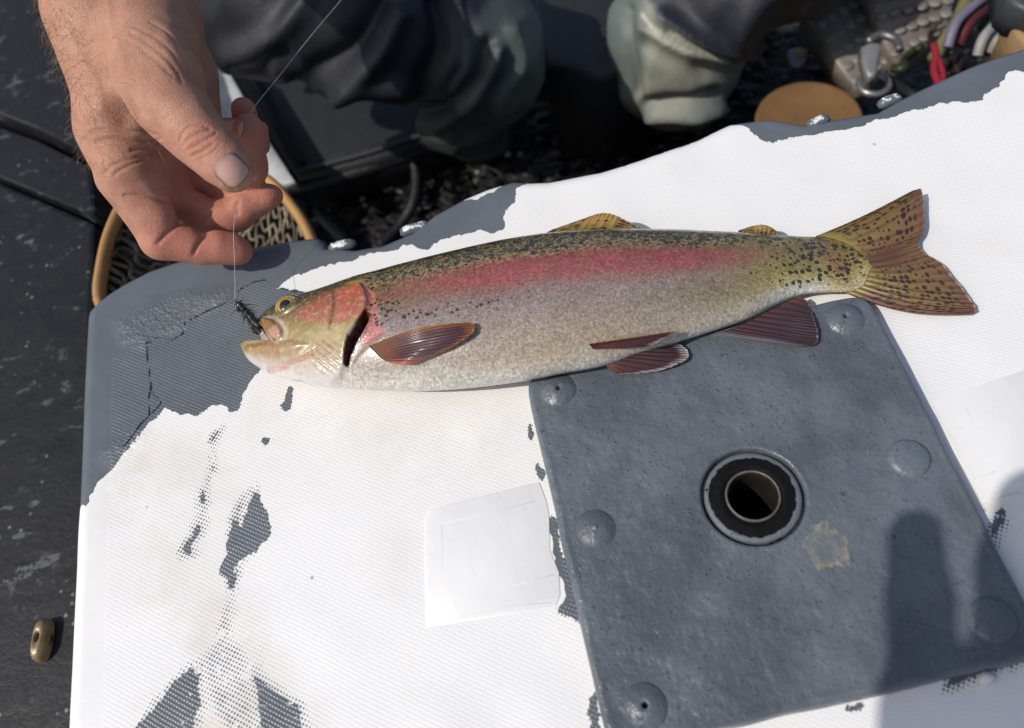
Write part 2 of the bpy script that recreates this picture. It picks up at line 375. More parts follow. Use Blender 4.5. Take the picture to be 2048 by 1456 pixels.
half = 1.0 * area([(390, 1210), (430, 1190), (500, 1200), (520, 1290), (560, 1360), (640, 1420), (640, 1500), (270, 1500), (300, 1400), (370, 1320)], 0.006)
half = np.maximum(half, 0.9 * area([(395, 930), (440, 930), (425, 1100), (400, 1120), (360, 1120)], 0.004))
half = np.maximum(half, 0.7 * area([(440, 1150), (500, 1100), (510, 1190), (470, 1210)], 0.003))
half = np.maximum(half, 0.8 * area([(1970, 1050), (2048, 1020), (2100, 1330), (1880, 1400)], 0.004))
for ln_ in ([(446, 852), (432, 880), (425, 905), (424, 935), (416, 960), (406, 985), (404, 1020), (401, 1045), (388, 1080), (368, 1110)], [(508, 975), (492, 990), (480, 1005), (472, 1030), (462, 1060)], [(462, 1190), (450, 1230), (440, 1290)]):
    pd = np.maximum(pd, .0002 - .8 * line_dist(wx, wy, W2(ln_))); half = np.maximum(half, .8 * sst(.006, .002, line_dist(wx, wy, W2(ln_))))
me = mesh_np('top_panel', V, F)
for nm, a in (('paint', pd * 1000), ('crack', ck * 1000), ('weave', weave), ('lump', LUMP), ('grime', grime), ('half', half)): attr(me, nm, a)

def deck_mat():
    n = NT('deck_gelcoat'); o = n.co()
    r = n.scale(o, 1, 1, 1, math.radians(35)); sx = n.node('ShaderNodeSeparateXYZ', {0: r}).outputs
    jit = n('MULTIPLY', n('SUBTRACT', n.noise(o, 25, 2), 0.5), 0.0022)
    ya = n('ADD', sx[1], jit)
    sa = n('SINE', n('MULTIPLY', ya, 2 * math.pi / 0.00185)); sb = n('SINE', n('MULTIPLY', n('ADD', sx[0], jit), 2 * math.pi / 0.0017))
    ra = n('MULTIPLY', n('SUBTRACT', 1.0, sa), 0.5); rb = n('MULTIPLY', n('SUBTRACT', 1.0, sb), 0.5)
    dots = n('MULTIPLY', ra, rb); wv = n('SUBTRACT', 1.0, n('ADD', n('MULTIPLY', dots, 0.75), n('MULTIPLY', ra, 0.25)))     # ridges, with pits between
    wamt = n.at('weave'); n1 = n.noise(o, 95, 5, 0.65); n2 = n.noise(o, 700, 3, 0.6); n3 = n.noise(o, 18, 4)
    wgt = n('MULTIPLY', wv, wamt)
    pit = n('MULTIPLY', n('SUBTRACT', dots, 0.42), wamt)
    e = n('ADD', n.at('paint'), n('MULTIPLY', n('SUBTRACT', n1, 0.5), 4.0))
    e = n('ADD', e, n('MULTIPLY', n('SUBTRACT', n2, 0.5), 1.3))
    e = n('ADD', e, n('MULTIPLY', n('SUBTRACT', n.voro(o, 190), 0.45), 2.4))
    e = n('ADD', e, n('MULTIPLY', n('SUBTRACT', n.voro(o, 75), 0.45), 2.6))
    ht = n('MULTIPLY', n.at('half'), n.step(n.at('paint'), 2.2, 0.4))
    e = n('ADD', e, n('MULTIPLY', n('MULTIPLY', pit, ht), 6.0))
    e = n('ADD', e, n('MULTIPLY', n('MULTIPLY', pit, wamt), 0.7))
    e = n('SUBTRACT', e, n('MULTIPLY', ht, n('MULTIPLY', n.step(n1, 0.5, 0.66), 1.6)))
    e = n('SUBTRACT', e, n('MULTIPLY', n('MULTIPLY', n.at('half'), n.step(n.noise(o, 150, 5, .75), .54, .64)), 7.0))
    mask = n.step(e, -0.12, 0.22)
    # white gelcoat, with grime settling in the pits of the tread
    stain = n.step(n.noise(o, 14, 5, 0.6), 0.52, 0.78)
    wc = n.mix(n('MULTIPLY', stain, 0.34), (0.765, 0.762, 0.75), (0.66, 0.61, 0.53))
    g = n('MULTIPLY', n('MULTIPLY', n.at('grime'), n.step(n1, 0.25, 0.7)), n.step(pit, -0.30, 0.30), clamp=True)
    wc = n.mix(n('MULTIPLY', g, 0.60), wc, (0.42, 0.36, 0.29))
    wc = n.mix(n('MULTIPLY', n('MULTIPLY', n.at('grime'), n.step(n3, 0.40, 0.68)), 0.40), wc, (0.58, 0.51, 0.42))
    wc = n.mix(n('MULTIPLY', n.step(n.noise(n.scale(o, 6, 45, 6, .4), 1.0, 5, .7), .62, .75), .16), wc, (0.45, 0.42, 0.38))
    speck = n('MULTIPLY', n.step(n.voro(o, 85), 0.10, 0.06), n.step(n.noise(o, 30, 2), 0.60, 0.68))
    wc = n.mix(n('MULTIPLY', speck, 0.6), wc, (0.10, 0.085, 0.06))
    gc = n.mix(n.step(n3, 0.3, 0.75), (0.098, 0.112, 0.128), (0.128, 0.146, 0.166))
    gc = n.mix(n('MULTIPLY', n.step(n2, 0.6, 0.8), 0.4), gc, (0.20, 0.21, 0.22))
    c = n.mix(mask, wc, gc)
    crk = n('ADD', n.at('crack'), n('MULTIPLY', n('SUBTRACT', n.noise(o, 160, 4), 0.5), 1.6))
    cm = n('MULTIPLY', n.step(n('ABSOLUTE', crk), 0.62, 0.25), n.step(n.at('crack'), 4.0, 2.0))
    c = n.mix(cm, c, (0.012, 0.012, 0.014))
    lump = n('MULTIPLY', n.at('lump'), n('ADD', n.noise(o, 420, 3, 0.7), n('MULTIPLY', n.noise(o, 190, 3), 0.8)))
    h = n('ADD', n('MULTIPLY', wgt, n('ADD', n('MULTIPLY', mask, 0.13), 0.068)), n('MULTIPLY', mask, 0.42))
    h = n('ADD', h, n('MULTIPLY', n2, 0.07)); h = n('ADD', h, n('MULTIPLY', lump, 1.5)); h = n('SUBTRACT', h, n('MULTIPLY', cm, 0.8))
    h = n('ADD', h, n('MULTIPLY', n('MULTIPLY', mask, n.noise(o, 120, 3)), 0.35))
    rough = n.mix(mask, (0.48, 0.48, 0.48), (0.33, 0.33, 0.33))
    return n.set(Base_Color=c, Roughness=rough, Specular_IOR_Level=0.5, Normal=n.bump(h, 0.0010))
DECK = deck_mat()
box = thing('seat_box', 'white moulded boat seat box with flaking grey paint under the trout', 'seat box')
obj('top_panel', me, DECK, box)
# clear film patches stuck to the tread, slightly proud, with pressed outlines
def film_mat():
    n = NT('clear_film'); o = n.co(); a = n.noise(o, 20, 4)
    return n.set(Base_Color=n.mix(a, (0.765, 0.762, 0.75), (0.75, 0.748, 0.735)), Roughness=0.35, Normal=n.bump(n.noise(o, 60, 3), 0.0005))
FILMM = film_mat()
def patch(pts, z=0.0013):
    p = np.array([P(a, b, z) for a, b in pts]); MB().prism(p, 0.0022, 0.00015).build('film_patch', FILMM, box)
patch([(850, 1028), (880, 1012), (1078, 964), (1092, 1000), (1098, 1030), (1100, 1100), (1118, 1145), (1120, 1190), (1112, 1210), (852, 1254)], .0003)
patch([(1862, 804), (2056, 738), (2085, 890), (2065, 965), (1964, 1004)], .0003)
rl = MB()
for ln in ([(884, 1048), (886, 1226), (1105, 1205)], [(884, 1048), (1070, 1003)], [(1024, 1172), (1108, 1150)]):
    [rl.tube([P(*p0, .00022), P(*p1, .00022)], 0.00013, 5) for p0, p1 in zip(ln[:-1], ln[1:])]
rl.build('pressed_outline', FILMM, box)
rl = MB()
for ln in ([(1896, 862), (1952, 960), (1992, 942)], [(1896, 862), (1925, 855)], [(1930, 815), (1980, 900)], [(1960, 1005), (2040, 985)]):
    [rl.tube([P(*p0, .00022), P(*p1, .00022)], 0.00013, 5) for p0, p1 in zip(ln[:-1], ln[1:])]
rl.build('pressed_outline', FILMM, box)
# small moulded lugs along the front lip, white glints painted on their crowns
def lug_mat():
    n = NT('lug_paint'); o = n.co(); z = n.node('ShaderNodeSeparateXYZ', {0: o}).outputs[2]
    k = n.step(n('ADD', z, n('MULTIPLY', n('SUBTRACT', n.noise(o, 300, 3), 0.5), 0.006)), -0.0008, 0.0002)
    return n.set(Base_Color=n.mix(k, (0.115, 0.13, 0.148), (0.78, 0.79, 0.79)), Roughness=0.3)
LUG = lug_mat()
for (a, b, c, d) in ((812, 462, 850, 452), (668, 496, 700, 488), (1625, 248, 1648, 240), (1768, 206, 1792, 198)):
    p, q = P(a, b, -0.0035), P(c, d, -0.0035)
    MB().tube(spline([p + np.array([-0.002, 0, -0.003]), p, q, q + np.array([0.002, 0, -0.003])], 10), np.array([0.0012, 0.0026, 0.0032, 0.0034, 0.0034, 0.0034, 0.0034, 0.0032, 0.0026, 0.0012]), 6).build('edge_lug', LUG, box)

# ------------------------------------------------------------------ grey seat mount plate
def plate_mat():
    n = NT('plate_paint'); o = n.co(); n1 = n.noise(o, 22, 5); n2 = n.noise(o, 240, 4, 0.65); n3 = n.noise(o, 75, 4, 0.6)
    c = n.mix(n.step(n1, 0.32, 0.68), (0.074, 0.085, 0.100), (0.120, 0.141, 0.162))
    c = n.mix(n('MULTIPLY', n.step(n.noise(o, 38, 5, .7), .5, .66), .35), c, (0.10, 0.105, 0.125))
    c = n.mix(n('MULTIPLY', n.step(n2, 0.66, 0.80), 0.35), c, (0.24, 0.25, 0.26))
    c = n.mix(n('MULTIPLY', n.step(n.noise(o, 55, 4), 0.62, 0.75), 0.5), c, (0.075, 0.085, 0.10))
    ctr = P(1655, 1097, 0.009)
    d = n.node('ShaderNodeVectorMath', {0: o, 1: tuple(ctr)}, operation='DISTANCE').outputs['Value']
    dd = n('ADD', d, n('MULTIPLY', n('SUBTRACT', n.noise(o, 130, 5, 0.7), 0.5), 0.021))
    ringm = n('MULTIPLY', n('MULTIPLY', n.step(dd, 0.0100, 0.0080), n('ADD', n.step(dd, 0.0050, 0.0085), 0.35)), n.step(n.noise(o, 210, 5, .75), .36, .62))
    c = n.mix(n('MULTIPLY', ringm, 0.75, clamp=True), c, n.mix(n2, (0.16, 0.13, 0.09), (0.40, 0.36, 0.28)))
    sp = n('MULTIPLY', n.step(n.voro(o, 60), 0.09, 0.05), n.step(n.noise(o, 25, 2), 0.55, 0.6))
    c = n.mix(n('MULTIPLY', sp, 0.8), c, (0.02, 0.02, 0.024))
    h = n('ADD', n('MULTIPLY', n3, 1.0), n('MULTIPLY', n2, 0.7)); h = n('ADD', h, n('MULTIPLY', n.voro(o, 160, feat='SMOOTH_F1'), 0.35)); h = n('ADD', h, n('MULTIPLY', n.step(n.noise(o, 420, 3, .7), .58, .75), 0.55))
    return n.set(Base_Color=c, Roughness=n.step(n3, 0.25, 0.75, 0.24, 0.46), Specular_IOR_Level=0.5, Normal=n.bump(h, 0.00095))
PLATE = plate_mat()
plate = thing('seat_mount_plate', 'square grey painted seat mount plate with round socket and raised bosses', 'mount plate')
ZP, S = 0.009, 0.0890
nth = 360; th = np.arange(nth) / nth * 2 * math.pi; cs_, sn_ = np.cos(th), np.sin(th)
def rsq(s, pw): return s / (np.abs(cs_) ** pw + np.abs(sn_) ** pw) ** (1 / pw)
rows = []
for r, z in ((0.0225, ZP - 0.006), (0.0228, ZP - 0.0010), (0.0232, ZP - 0.0002), (0.0238, ZP + 0.0003), (0.0248, ZP + 0.0002), (0.0262, ZP)):
    rows.append(np.c_[r * cs_, r * sn_, np.full(nth, z)])
R1 = rsq(S - 0.0042, 22)
for k in np.linspace(0.04, 1, 44): r = 0.0262 + (R1 - 0.0262) * k; rows.append(np.c_[r * cs_, r * sn_, np.full(nth, ZP)])
for off, z in ((-0.0030, ZP + 0.0004), (-0.0018, ZP + 0.0001), (-0.0008, ZP - 0.0009), (-0.0002, ZP - 0.0022), (0, ZP - 0.004), (0.0004, -0.001)):
    r = rsq(S, 22) + off; rows.append(np.c_[r * cs_, r * sn_, np.full(nth, z)])
V = np.vstack(rows); nr_ = len(rows)
V[:, 2] += np.where(V[:, 2] > ZP - 0.001, 0.00028 * vnoise(V, 130, 11) + 0.00035 * vnoise(V, 45, 12), 0)
V[:, :2] += (0.0005 * np.c_[vnoise(V, 60, 13), vnoise(V, 60, 14)]) * (np.abs(V[:, :2]).max(1) > 0.08)[:, None]
ii = np.arange(nr_ * nth).reshape(nr_, nth)
F = np.stack([ii[:-1], np.roll(ii[:-1], -1, 1), np.roll(ii[1:], -1, 1), ii[1:]], -1).reshape(-1, 4)[:, ::-1]
obj('plate', mesh_np('plate', V, F), PLATE, plate)
def bushing_mat():
    n = NT('bushing'); o = n.co(); s = n.node('ShaderNodeSeparateXYZ', {0: o}).outputs
    r = n('SQRT', n('ADD', n('MULTIPLY', s[0], s[0]), n('MULTIPLY', s[1], s[1])))
    r = n('ADD', r, n('MULTIPLY', n('SUBTRACT', n.noise(o, 260, 5, 0.7), 0.5), 0.0028))
    r2 = n('ADD', r, n('MULTIPLY', n('SUBTRACT', n.noise(o, 60, 3), 0.5), 0.003))
    m = n('MULTIPLY', n.step(r2, 0.0188, 0.0193), n.step(n.noise(o, 140, 4), 0.68, 0.60))
    c = n.mix(m, (0.005, 0.0052, 0.006), (0.118, 0.133, 0.150))
    return n.set(Base_Color=c, Roughness=0.6, Specular_IOR_Level=n('ADD', n('MULTIPLY', m, .35), .12), Normal=n.bump(n('ADD', n.noise(o, 300, 3), m), 0.0005))
MB().lathe([(0.0120, ZP - 0.005), (0.0122, ZP - 0.0008), (0.0128, ZP - 0.0002), (0.0150, ZP - 0.0003), (0.0195, ZP - 0.0004), (0.0208, ZP - 0.0006), (0.0214, ZP - 0.0014), (0.0216, ZP - 0.006)][::-1], 96).build('bushing_ring', bushing_mat(), plate)
tubem = simple('worn_brass', (0.13, 0.112, 0.09), 0.5, 0.4, 150, 0.0005, 0.5, 0.3)
pr = [(0.0122, ZP - 0.004), (0.0122, ZP + 0.0003), (0.0119, ZP + 0.0009), (0.0114, ZP + 0.0008), (0.0111, ZP + 0.0002)]
MB().lathe(pr[::-1], 72).build('socket_rim', tubem, plate); pr = [(0.0111, ZP + 0.0002)]; t = MB()
z = ZP - 0.0012
for k in range(16): pr += [(0.0110, z), (0.0104, z - 0.0011)]; z -= 0.0022
pr += [(0.0105, -0.06)]
t.lathe(pr[::-1], 72, close_in=True).build('socket_tube', simple('socket_bore', (0.022, 0.018, 0.014), 0.5, 0.4, 150, 0.0005, 0.5, 0.2), plate)
dark = simple('screw_hole', (0.006, 0.006, 0.007), 0.8)
def boss(x, y, hole, r=0.0092, h=0.0030, flat=False):
    m = MB(); rr = []
    if flat: prf = [(0.0003, h * 0.80), (r * .5, h * .74), (r * .80, h * .60), (r * .93, h * .42), (r, 0.0), (r * 1.08, -0.0008)]
    else:
        prf = [(r * math.sin(a) / math.sin(0.95), h * (math.cos(a) - math.cos(0.95)) / (1 - math.cos(0.95))) for a in np.linspace(0.02, 0.95, 12)] + [(r * 1.06, -0.0008)]
    if hole: prf = [(0.0004, h - 0.0036), (0.00125, h - 0.0036), (0.0013, h - 0.0004), (0.0019, h - 0.0001)] + [q for q in prf if q[0] > 0.0022]
    else: prf = ([(0.0002, h + 0.0004), (0.0009, h + 0.0003), (0.0016, h - 0.0001)] + [q for q in prf if q[0] > 0.0017]) if not flat else prf
    m.lathe(prf[::-1], 40, c=(x, y, ZP), close_out=True); o = m.build('boss', PLATE, plate)
    if hole: MB().lathe([(0.0013, ZP + h - 0.0030), (0.0011, ZP + h - 0.0028), (0.0001, ZP + h - 0.0028)], 16, c=(x, y, 0)).build('screw_hole', dark, o)
for (a, b, hole, fl_) in ((1118, 780, 1, 0), (1690, 637, 1, 0), (1290, 1412, 1, 0), (1985, 1240, 0, 1), (1192, 1057, 0, 0), (1818, 917, 0, 1)):
    q = P(a, b, ZP); boss(q[0], q[1], hole, flat=fl_)
q = P(1970, 1357, 0.0)
MB().blob((q[0], q[1], 0.002), (0.0032, 0.0026, 0.003), 12, 8).build('rivet_head', simple('pale_rivet', (0.55, 0.55, 0.53), 0.4), plate)
# ------------------------------------------------------------------ rainbow trout lying on its side
UX = [480, 520, 560, 620, 720, 800, 950, 1100, 1250, 1400, 1500, 1600, 1680, 1745, 1800]
BX = [.0065, .0085, .0120, .0155, .0195, .0215, .0228, .0228, .0210, .0170, .0135, .0092, .0050, .0010, .001]   # half thickness
ZX = [.0125, .0140, .0155, .0175, .0205, .0220, .0232, .0230, .0212, .0175, .0142, .0106, .0078, .0068, .0065]   # height of the middle plane
zmu = lambda u: np.interp(u, UX, ZX); bu = lambda u: np.interp(u, UX, BX)
Dp = [(488, 699), (487.5, 693), (490, 687), (497, 677), (508, 655), (520, 638), (545, 614), (575, 601), (610, 589), (660, 573), (720, 553), (780, 538), (860, 517), (940, 498), (1020, 481), (1100, 469), (1180, 463), (1260, 460), (1340, 460), (1410, 461), (1480, 463), (1540, 466), (1590, 468), (1640, 470), (1690, 480), (1725, 503), (1742, 530)]
Vp = [(488, 701), (488.5, 711), (497, 724), (525, 742), (550, 753), (590, 765), (645, 775), (715, 781), (790, 785), (870, 783), (955, 776), (1040, 765), (1120, 750), (1205, 734), (1290, 708), (1370, 682), (1435, 661), (1500, 638), (1550, 610), (1598, 590), (1645, 583), (1695, 583), (1728, 570), (1742, 536)]
FO = P(485, 700, .0125)[:2]; FE = P(1742, 533, .0052)[:2]
FXa = (FE - FO) / np.linalg.norm(FE - FO); FYa = np.array([-FXa[1], FXa[0]]); FLEN = np.linalg.norm(FE - FO)
def fxy(p): q = np.asarray(p)[..., :2] - FO; return q @ FXa, q @ FYa
def crv(pts):
    w = np.array([fxy(P(a, b, float(zmu(a)))) for a, b in pts]); s = spline(w, 400)
    x = np.maximum.accumulate(s[:, 0]); return x + np.arange(400) * 1e-9, s[:, 1]
xd, yd = crv(Dp); xv, yv = crv(Vp)
xs = np.linspace(0, FLEN, 600)
us = np.interp(xs, *[np.array(q) for q in zip(*[(fxy(P(a, 620, .02))[0], a) for a in range(480, 1800, 10)])])   # pixel column along the fish
yD = np.interp(xs, xd, yd); yV = np.interp(xs, xv, yv); bs = bu(us); zs = zmu(us)
mm = (yD - yV) / 2; cc_ = (yD + yV) / 2; aa = np.sqrt(np.maximum(mm ** 2 - (bs * 0.60) ** 2, (0.55 * mm) ** 2))
aa = np.maximum(aa, 1e-4)
h = 0.00066
X0, X1 = -0.004, FLEN + 0.004; Ymin, Ymax = yV.min() - 0.004, yD.max() + 0.004
gx = np.arange(X0, X1, h); gy = np.arange(Ymin, Ymax, h); gz = np.arange(-0.0024, 0.052, h)
xi = np.clip(gx, 0, FLEN); A = np.interp(xi, xs, aa); Cn = np.interp(xi, xs, cc_); B = np.interp(xi, xs, bs); Zm = np.interp(xi, xs, zs); Ug = np.interp(xi, xs, us)
over = np.maximum(np.maximum(-gx, gx - FLEN), 0)
GX, GY = np.meshgrid(gx, gy, indexing='ij')
T2 = (GY - Cn[:, None]) / A[:, None]
def FP(pts, k=0.8):                       # photograph column/row on the upper flank -> fish plane
    o = []
    for a, b in pts:
        z = float(zmu(a) + bu(a) * k); o.append(tuple(map(float, fxy(P(a, b, z)))))
    return o
# relief of the head: positive = raised
rel = np.zeros_like(GX)
opc = [(725, 570), (737, 588), (742, 612), (739, 634), (720, 657), (703, 677), (697, 700), (690, 728), (673, 746), (648, 757)]
cover = poly_sd(GX, GY, FP(opc + [(600, 760), (560, 720), (560, 640), (620, 600), (690, 575)]))
rel += 0.0016 * sst(-0.0004, 0.0012, cover)
GL = [(738, 634), (742, 638), (738, 652), (725, 671), (710, 689), (698, 706), (690, 724), (695, 704), (704, 681), (720, 660)]
gill = poly_sd(GX, GY, FP(GL))
rel -= 0.0066 * sst(-0.0012, 0.0014, gill)
rel -= 0.0006 * sst(0.0012, 0.0, line_dist(GX, GY, FP([(669, 586), (675, 600), (677, 620), (674, 640), (671, 655), (668, 668)])))
rel += 0.0004 * sst(0.003, 0.0, line_dist(GX, GY, FP([(663, 600), (667, 640), (660, 672)])))
mx = poly_sd(GX, GY, FP([(524, 643), (536, 642), (552, 648), (567, 660), (576, 675), (574, 687), (563, 693), (550, 686), (540, 670), (528, 655)], 0.7))
rel += 0.0019 * sst(-0.0007, 0.0016, mx)
lj = poly_sd(GX, GY, FP([(488, 700), (500, 694), (530, 691), (560, 694), (600, 692), (622, 700), (600, 715), (560, 725), (520, 725)], 0.7))
rel += 0.0015 * sst(-0.0015, 0.003, lj)
rel -= 0.0009 * sst(0.0014, 0.0, line_dist(GX, GY, FP([(530, 733), (570, 731), (610, 722), (640, 708)], 0.7)))
br = poly_sd(GX, GY, FP([(612, 716), (650, 690), (696, 690), (690, 728), (672, 747), (630, 750)], 0.7))
q1 = np.array(FP([(690, 690)])[0]); q2 = np.array(FP([(640, 752)])[0]); dv = (q2 - q1) / np.linalg.norm(q2 - q1)
brc = (GX - q1[0]) * dv[0] + (GY - q1[1]) * dv[1]
rel += 0.00035 * np.sin(brc * 2 * math.pi / 0.0027) * sst(0, 0.003, br)
ej = np.array(FP([(578, 613)])[0]); er = np.hypot(GX - ej[0], GY - ej[1])
rel += 0.0022 * np.exp(-(er / 0.0078) ** 2)
rel -= 0.0009 * np.exp(-((er - 0.0088) / 0.0013) ** 2)
nose = np.array(FP([(537, 629)])[0]); rel -= 0.0010 * np.exp(-(np.hypot(GX - nose[0], GY - nose[1]) / 0.0011) ** 2)
sh = poly_sd(GX, GY, FP([(742, 585), (758, 600), (763, 640), (775, 672), (742, 690), (706, 720), (690, 735), (700, 700), (730, 672), (744, 650)]))
rel -= 0.0011 * sst(-0.001, 0.002, sh) * (1 - sst(-0.001, 0.001, cover))
vent = line_dist(GX, GY, FP([(560, 752), (620, 762), (690, 768)], 0.4)); rel -= 0.0007 * sst(0.0012, 0, vent)
notch = poly_sd(GX, GY, FP([(470, 690), (500, 664), (516, 651), (527, 657), (540, 672), (552, 687), (566, 692), (552, 692), (530, 687), (510, 686), (486, 687)], 0.5))
deep = poly_sd(GX, GY, FP([(466, 690), (500, 662), (510, 655), (514, 664), (515, 676), (512, 684), (504, 685), (486, 686)], 0.3))
Zg = gz[None, None, :]
dz = Zg - Zm[:, None, None]
tt = T2[:, :, None]
Fd = (np.sqrt(tt ** 2 + (dz / B[:, None, None]) ** 2) - 1) * np.minimum(A, B)[:, None, None]
Fd = Fd + over[:, None, None]
up = sst(-0.004, 0.003, dz)
Fd = Fd - rel[:, :, None] * up
nd = np.minimum(notch[:, :, None], dz + 0.0022)
Fd = np.maximum(Fd, nd); Fd = np.maximum(Fd, deep[:, :, None])
Fd = np.maximum(Fd, 0.0006 - Zg)          # flattened where it rests
V, F = surface_nets(Fd.astype(np.float32), np.array([gx[0], gy[0], gz[0]]), h)
del Fd, nd, up, dz
V = relax(V, F, 1, 0.5)
fx, fy, fz = V[:, 0].copy(), V[:, 1].copy(), V[:, 2].copy()
WV = np.c_[FO + fx[:, None] * FXa + fy[:, None] * FYa, fz]
xi = np.clip(fx, 0, FLEN); tv = (fy - np.interp(xi, xs, cc_)) / np.interp(xi, xs, aa); uv_ = np.interp(xi, xs, us)
def top_z(w):                              # height of the upper flank under a world point
    x, y = fxy(w); x = float(np.clip(x, 0, FLEN)); t = (y - np.interp(x, xs, cc_)) / np.interp(x, xs, aa)
    return float(np.interp(x, xs, zs) + np.interp(x, xs, bs) * math.sqrt(max(1 - t * t, 0)))
# ---- natural colouring (skin pigments; painted gold glints come later)
KA = 0.86
nv1 = vnoise(V, 70, 21); nv2 = vnoise(V, 190, 22); nv3 = vnoise(V, 28, 23)
aw = np.interp(xi, xs, aa); bw = np.interp(xi, xs, bs); zw = np.abs(fz - np.interp(xi, xs, zs))
ts = (tv * aw * .83 + zw * .56) / np.sqrt((aw * .83) ** 2 + (bw * .56) ** 2); ts = np.clip(np.where(tv > 0, np.maximum(ts, tv * .93), ts), -1.05, 1.05)
te = ts + 0.04 * nv1; tv = ts
stops = [-1.0, -.88, -.66, -.30, 0.0, .22, .42, .62, .78, 1.0]
cb = np.array([lin(228, 228, 224), lin(200, 191, 176), lin(174, 162, 146), lin(157, 144, 132), lin(149, 134, 128), lin(144, 120, 110), lin(132, 104, 80), lin(110, 90, 50), lin(88, 74, 38), lin(54, 47, 27)]) * KA
C = np.stack([np.interp(te, stops, cb[:, k]) for k in range(3)], 1)
def lay(C, m, c): return C * (1 - m[:, None]) + m[:, None] * np.asarray(c)
tl = sst(1380, 1600, uv_ + 30 * nv3)
ct = np.array([lin(225, 222, 214), lin(200, 196, 180), lin(184, 172, 122), lin(160, 146, 84), lin(146, 128, 78), lin(120, 104, 52), lin(78, 68, 36)]) * KA
C = lay(C, tl, 0) + tl[:, None] * np.stack([np.interp(te, [-1, -.7, -.5, -.2, .3, .75, 1.0], ct[:, k]) for k in range(3)], 1)
C = lay(C, 0.45 * np.exp(-((uv_ - 1420) / 110) ** 2 - ((tv + .25) / .3) ** 2), lin(120, 108, 60) * KA)
C = lay(C, 0.35 * np.exp(-((uv_ - 1120) / 170) ** 2 - ((tv + .55) / .22) ** 2) * (0.7 + 0.5 * nv1), lin(165, 140, 92) * KA)
ctr = np.interp(uv_, [740, 850, 950, 1150, 1400, 1600], [.60, .57, .52, .47, .42, .42]); wd = np.interp(uv_, [740, 850, 1000, 1300, 1550, 1640], [.13, .15, .20, .25, .20, .1])
st = np.exp(-np.abs((te - ctr) / wd) ** 3.2) * np.interp(uv_, [735, 800, 900, 1000, 1400, 1520, 1640], [.15, .35, .75, .95, .9, .5, 0])
C = lay(C, st * np.clip(0.70 + 0.22 * nv2, 0, 1), lin(172, 80, 90) * KA)
C = lay(C, 0.35 * np.exp(-((te - ctr - .12) / .05) ** 2) * np.interp(uv_, [900, 1000, 1350, 1500], [0, 1, 1, 0]), lin(150, 52, 62) * KA)
C = lay(C, 0.30 * np.exp(-((te - .12) / .16) ** 2) * sst(1300, 1100, uv_), lin(150, 132, 140) * KA)
C = lay(C, .75 * sst(1180, 900, uv_) * sst(-.50, -.84, te), lin(216, 212, 203) * KA)
# tail root tinged orange
C = lay(C, .75 * sst(1640, 1715, uv_) * sst(.0, -.5, tv), lin(176, 160, 104) * KA)
C = lay(C, 0.6 * np.exp(-((uv_ - 1725) / 30) ** 2 - ((tv - .05) / .6) ** 2), lin(168, 104, 52) * KA)
# head
pf = lambda pts, k=0.8: poly_sd(fx, fy, FP(pts, k))
headm = sst(-0.002, 0.0025, pf(opc + [(600, 775), (480, 760), (470, 640), (560, 570), (690, 550), (722, 552)]))
hs = [-1, -.8, -.55, -.3, 0, .3, .55, .8, 1.0]
ch = np.array([lin(232, 230, 228), lin(224, 220, 216), lin(206, 190, 176), lin(188, 168, 132), lin(176, 156, 100), lin(166, 142, 84), lin(128, 110, 62), lin(88, 80, 48), lin(58, 54, 36)]) * KA
C = lay(C, headm, 0) + headm[:, None] * np.stack([np.interp(te, hs, ch[:, k]) for k in range(3)], 1)
ck_ = sst(-0.0036, 0.0042, pf([(600, 642), (612, 625), (640, 603), (672, 588), (712, 572), (728, 574), (738, 592), (742, 616), (737, 634), (718, 650), (690, 664), (660, 663), (630, 655)]) + 0.0018 * nv1)
C = lay(C, ck_ * np.clip(0.74 + .3 * nv2 + .15 * nv1, 0, 1), lin(186, 96, 84) * KA)
C = lay(C, ck_ * .35 * sst(.1, .7, vnoise(np.c_[fx * .5, fy * 1.6, fz], 330, 29)), lin(222, 160, 140) * KA)
C = lay(C, 0.75 * np.exp(-((np.hypot(fx - FP([(712, 590)])[0][0], fy - FP([(712, 590)])[0][1])) / 0.005) ** 2), lin(206, 96, 62) * KA)
C = lay(C, 0.8 * sst(-0.001, 0.0012, pf([(690, 566), (724, 556), (730, 572), (712, 576), (692, 578)])), lin(182, 150, 52) * KA)
C = lay(C, 0.55 * sst(0.0016, 0.0004, line_dist(fx, fy, FP([(669, 586), (675, 600), (677, 620), (674, 640), (668, 668)]))), lin(84, 66, 44) * KA)
C = lay(C, 0.7 * sst(-0.001, 0.002, pf([(640, 660), (700, 660), (690, 690), (640, 690), (612, 680)])) * (0.6 + 0.5 * nv2), lin(206, 186, 136) * KA)
C = lay(C, 0.5 * sst(0.003, 0.0, line_dist(fx, fy, FP([(575, 640), (600, 655), (640, 665)]))) * (0.5 + 0.5 * nv1), lin(120, 112, 52) * KA)
mxm = sst(-0.0004, 0.0008, pf([(524, 643), (536, 642), (552, 648), (567, 660), (576, 675), (574, 687), (563, 693), (550, 686), (540, 670), (528, 655)], 0.7))
gr = sst(-0.001, 0.004, fy - FP([(560, 672)], .7)[0][1])
C = lay(C, mxm * gr * .92, lin(146, 98, 44) * KA); C = lay(C, mxm * (1 - gr) * .9, lin(198, 150, 128) * KA)
C = lay(C, 0.55 * sst(0.0020, 0.0003, line_dist(fx, fy, FP([(536, 640), (556, 645), (573, 658), (583, 676), (580, 690), (566, 698)], .7))), lin(226, 212, 204) * KA)
ljm = sst(-0.0012, 0.0016, pf([(488, 700), (505, 692), (530, 690), (560, 694), (600, 692), (628, 700), (604, 716), (560, 722), (515, 716)], .7))
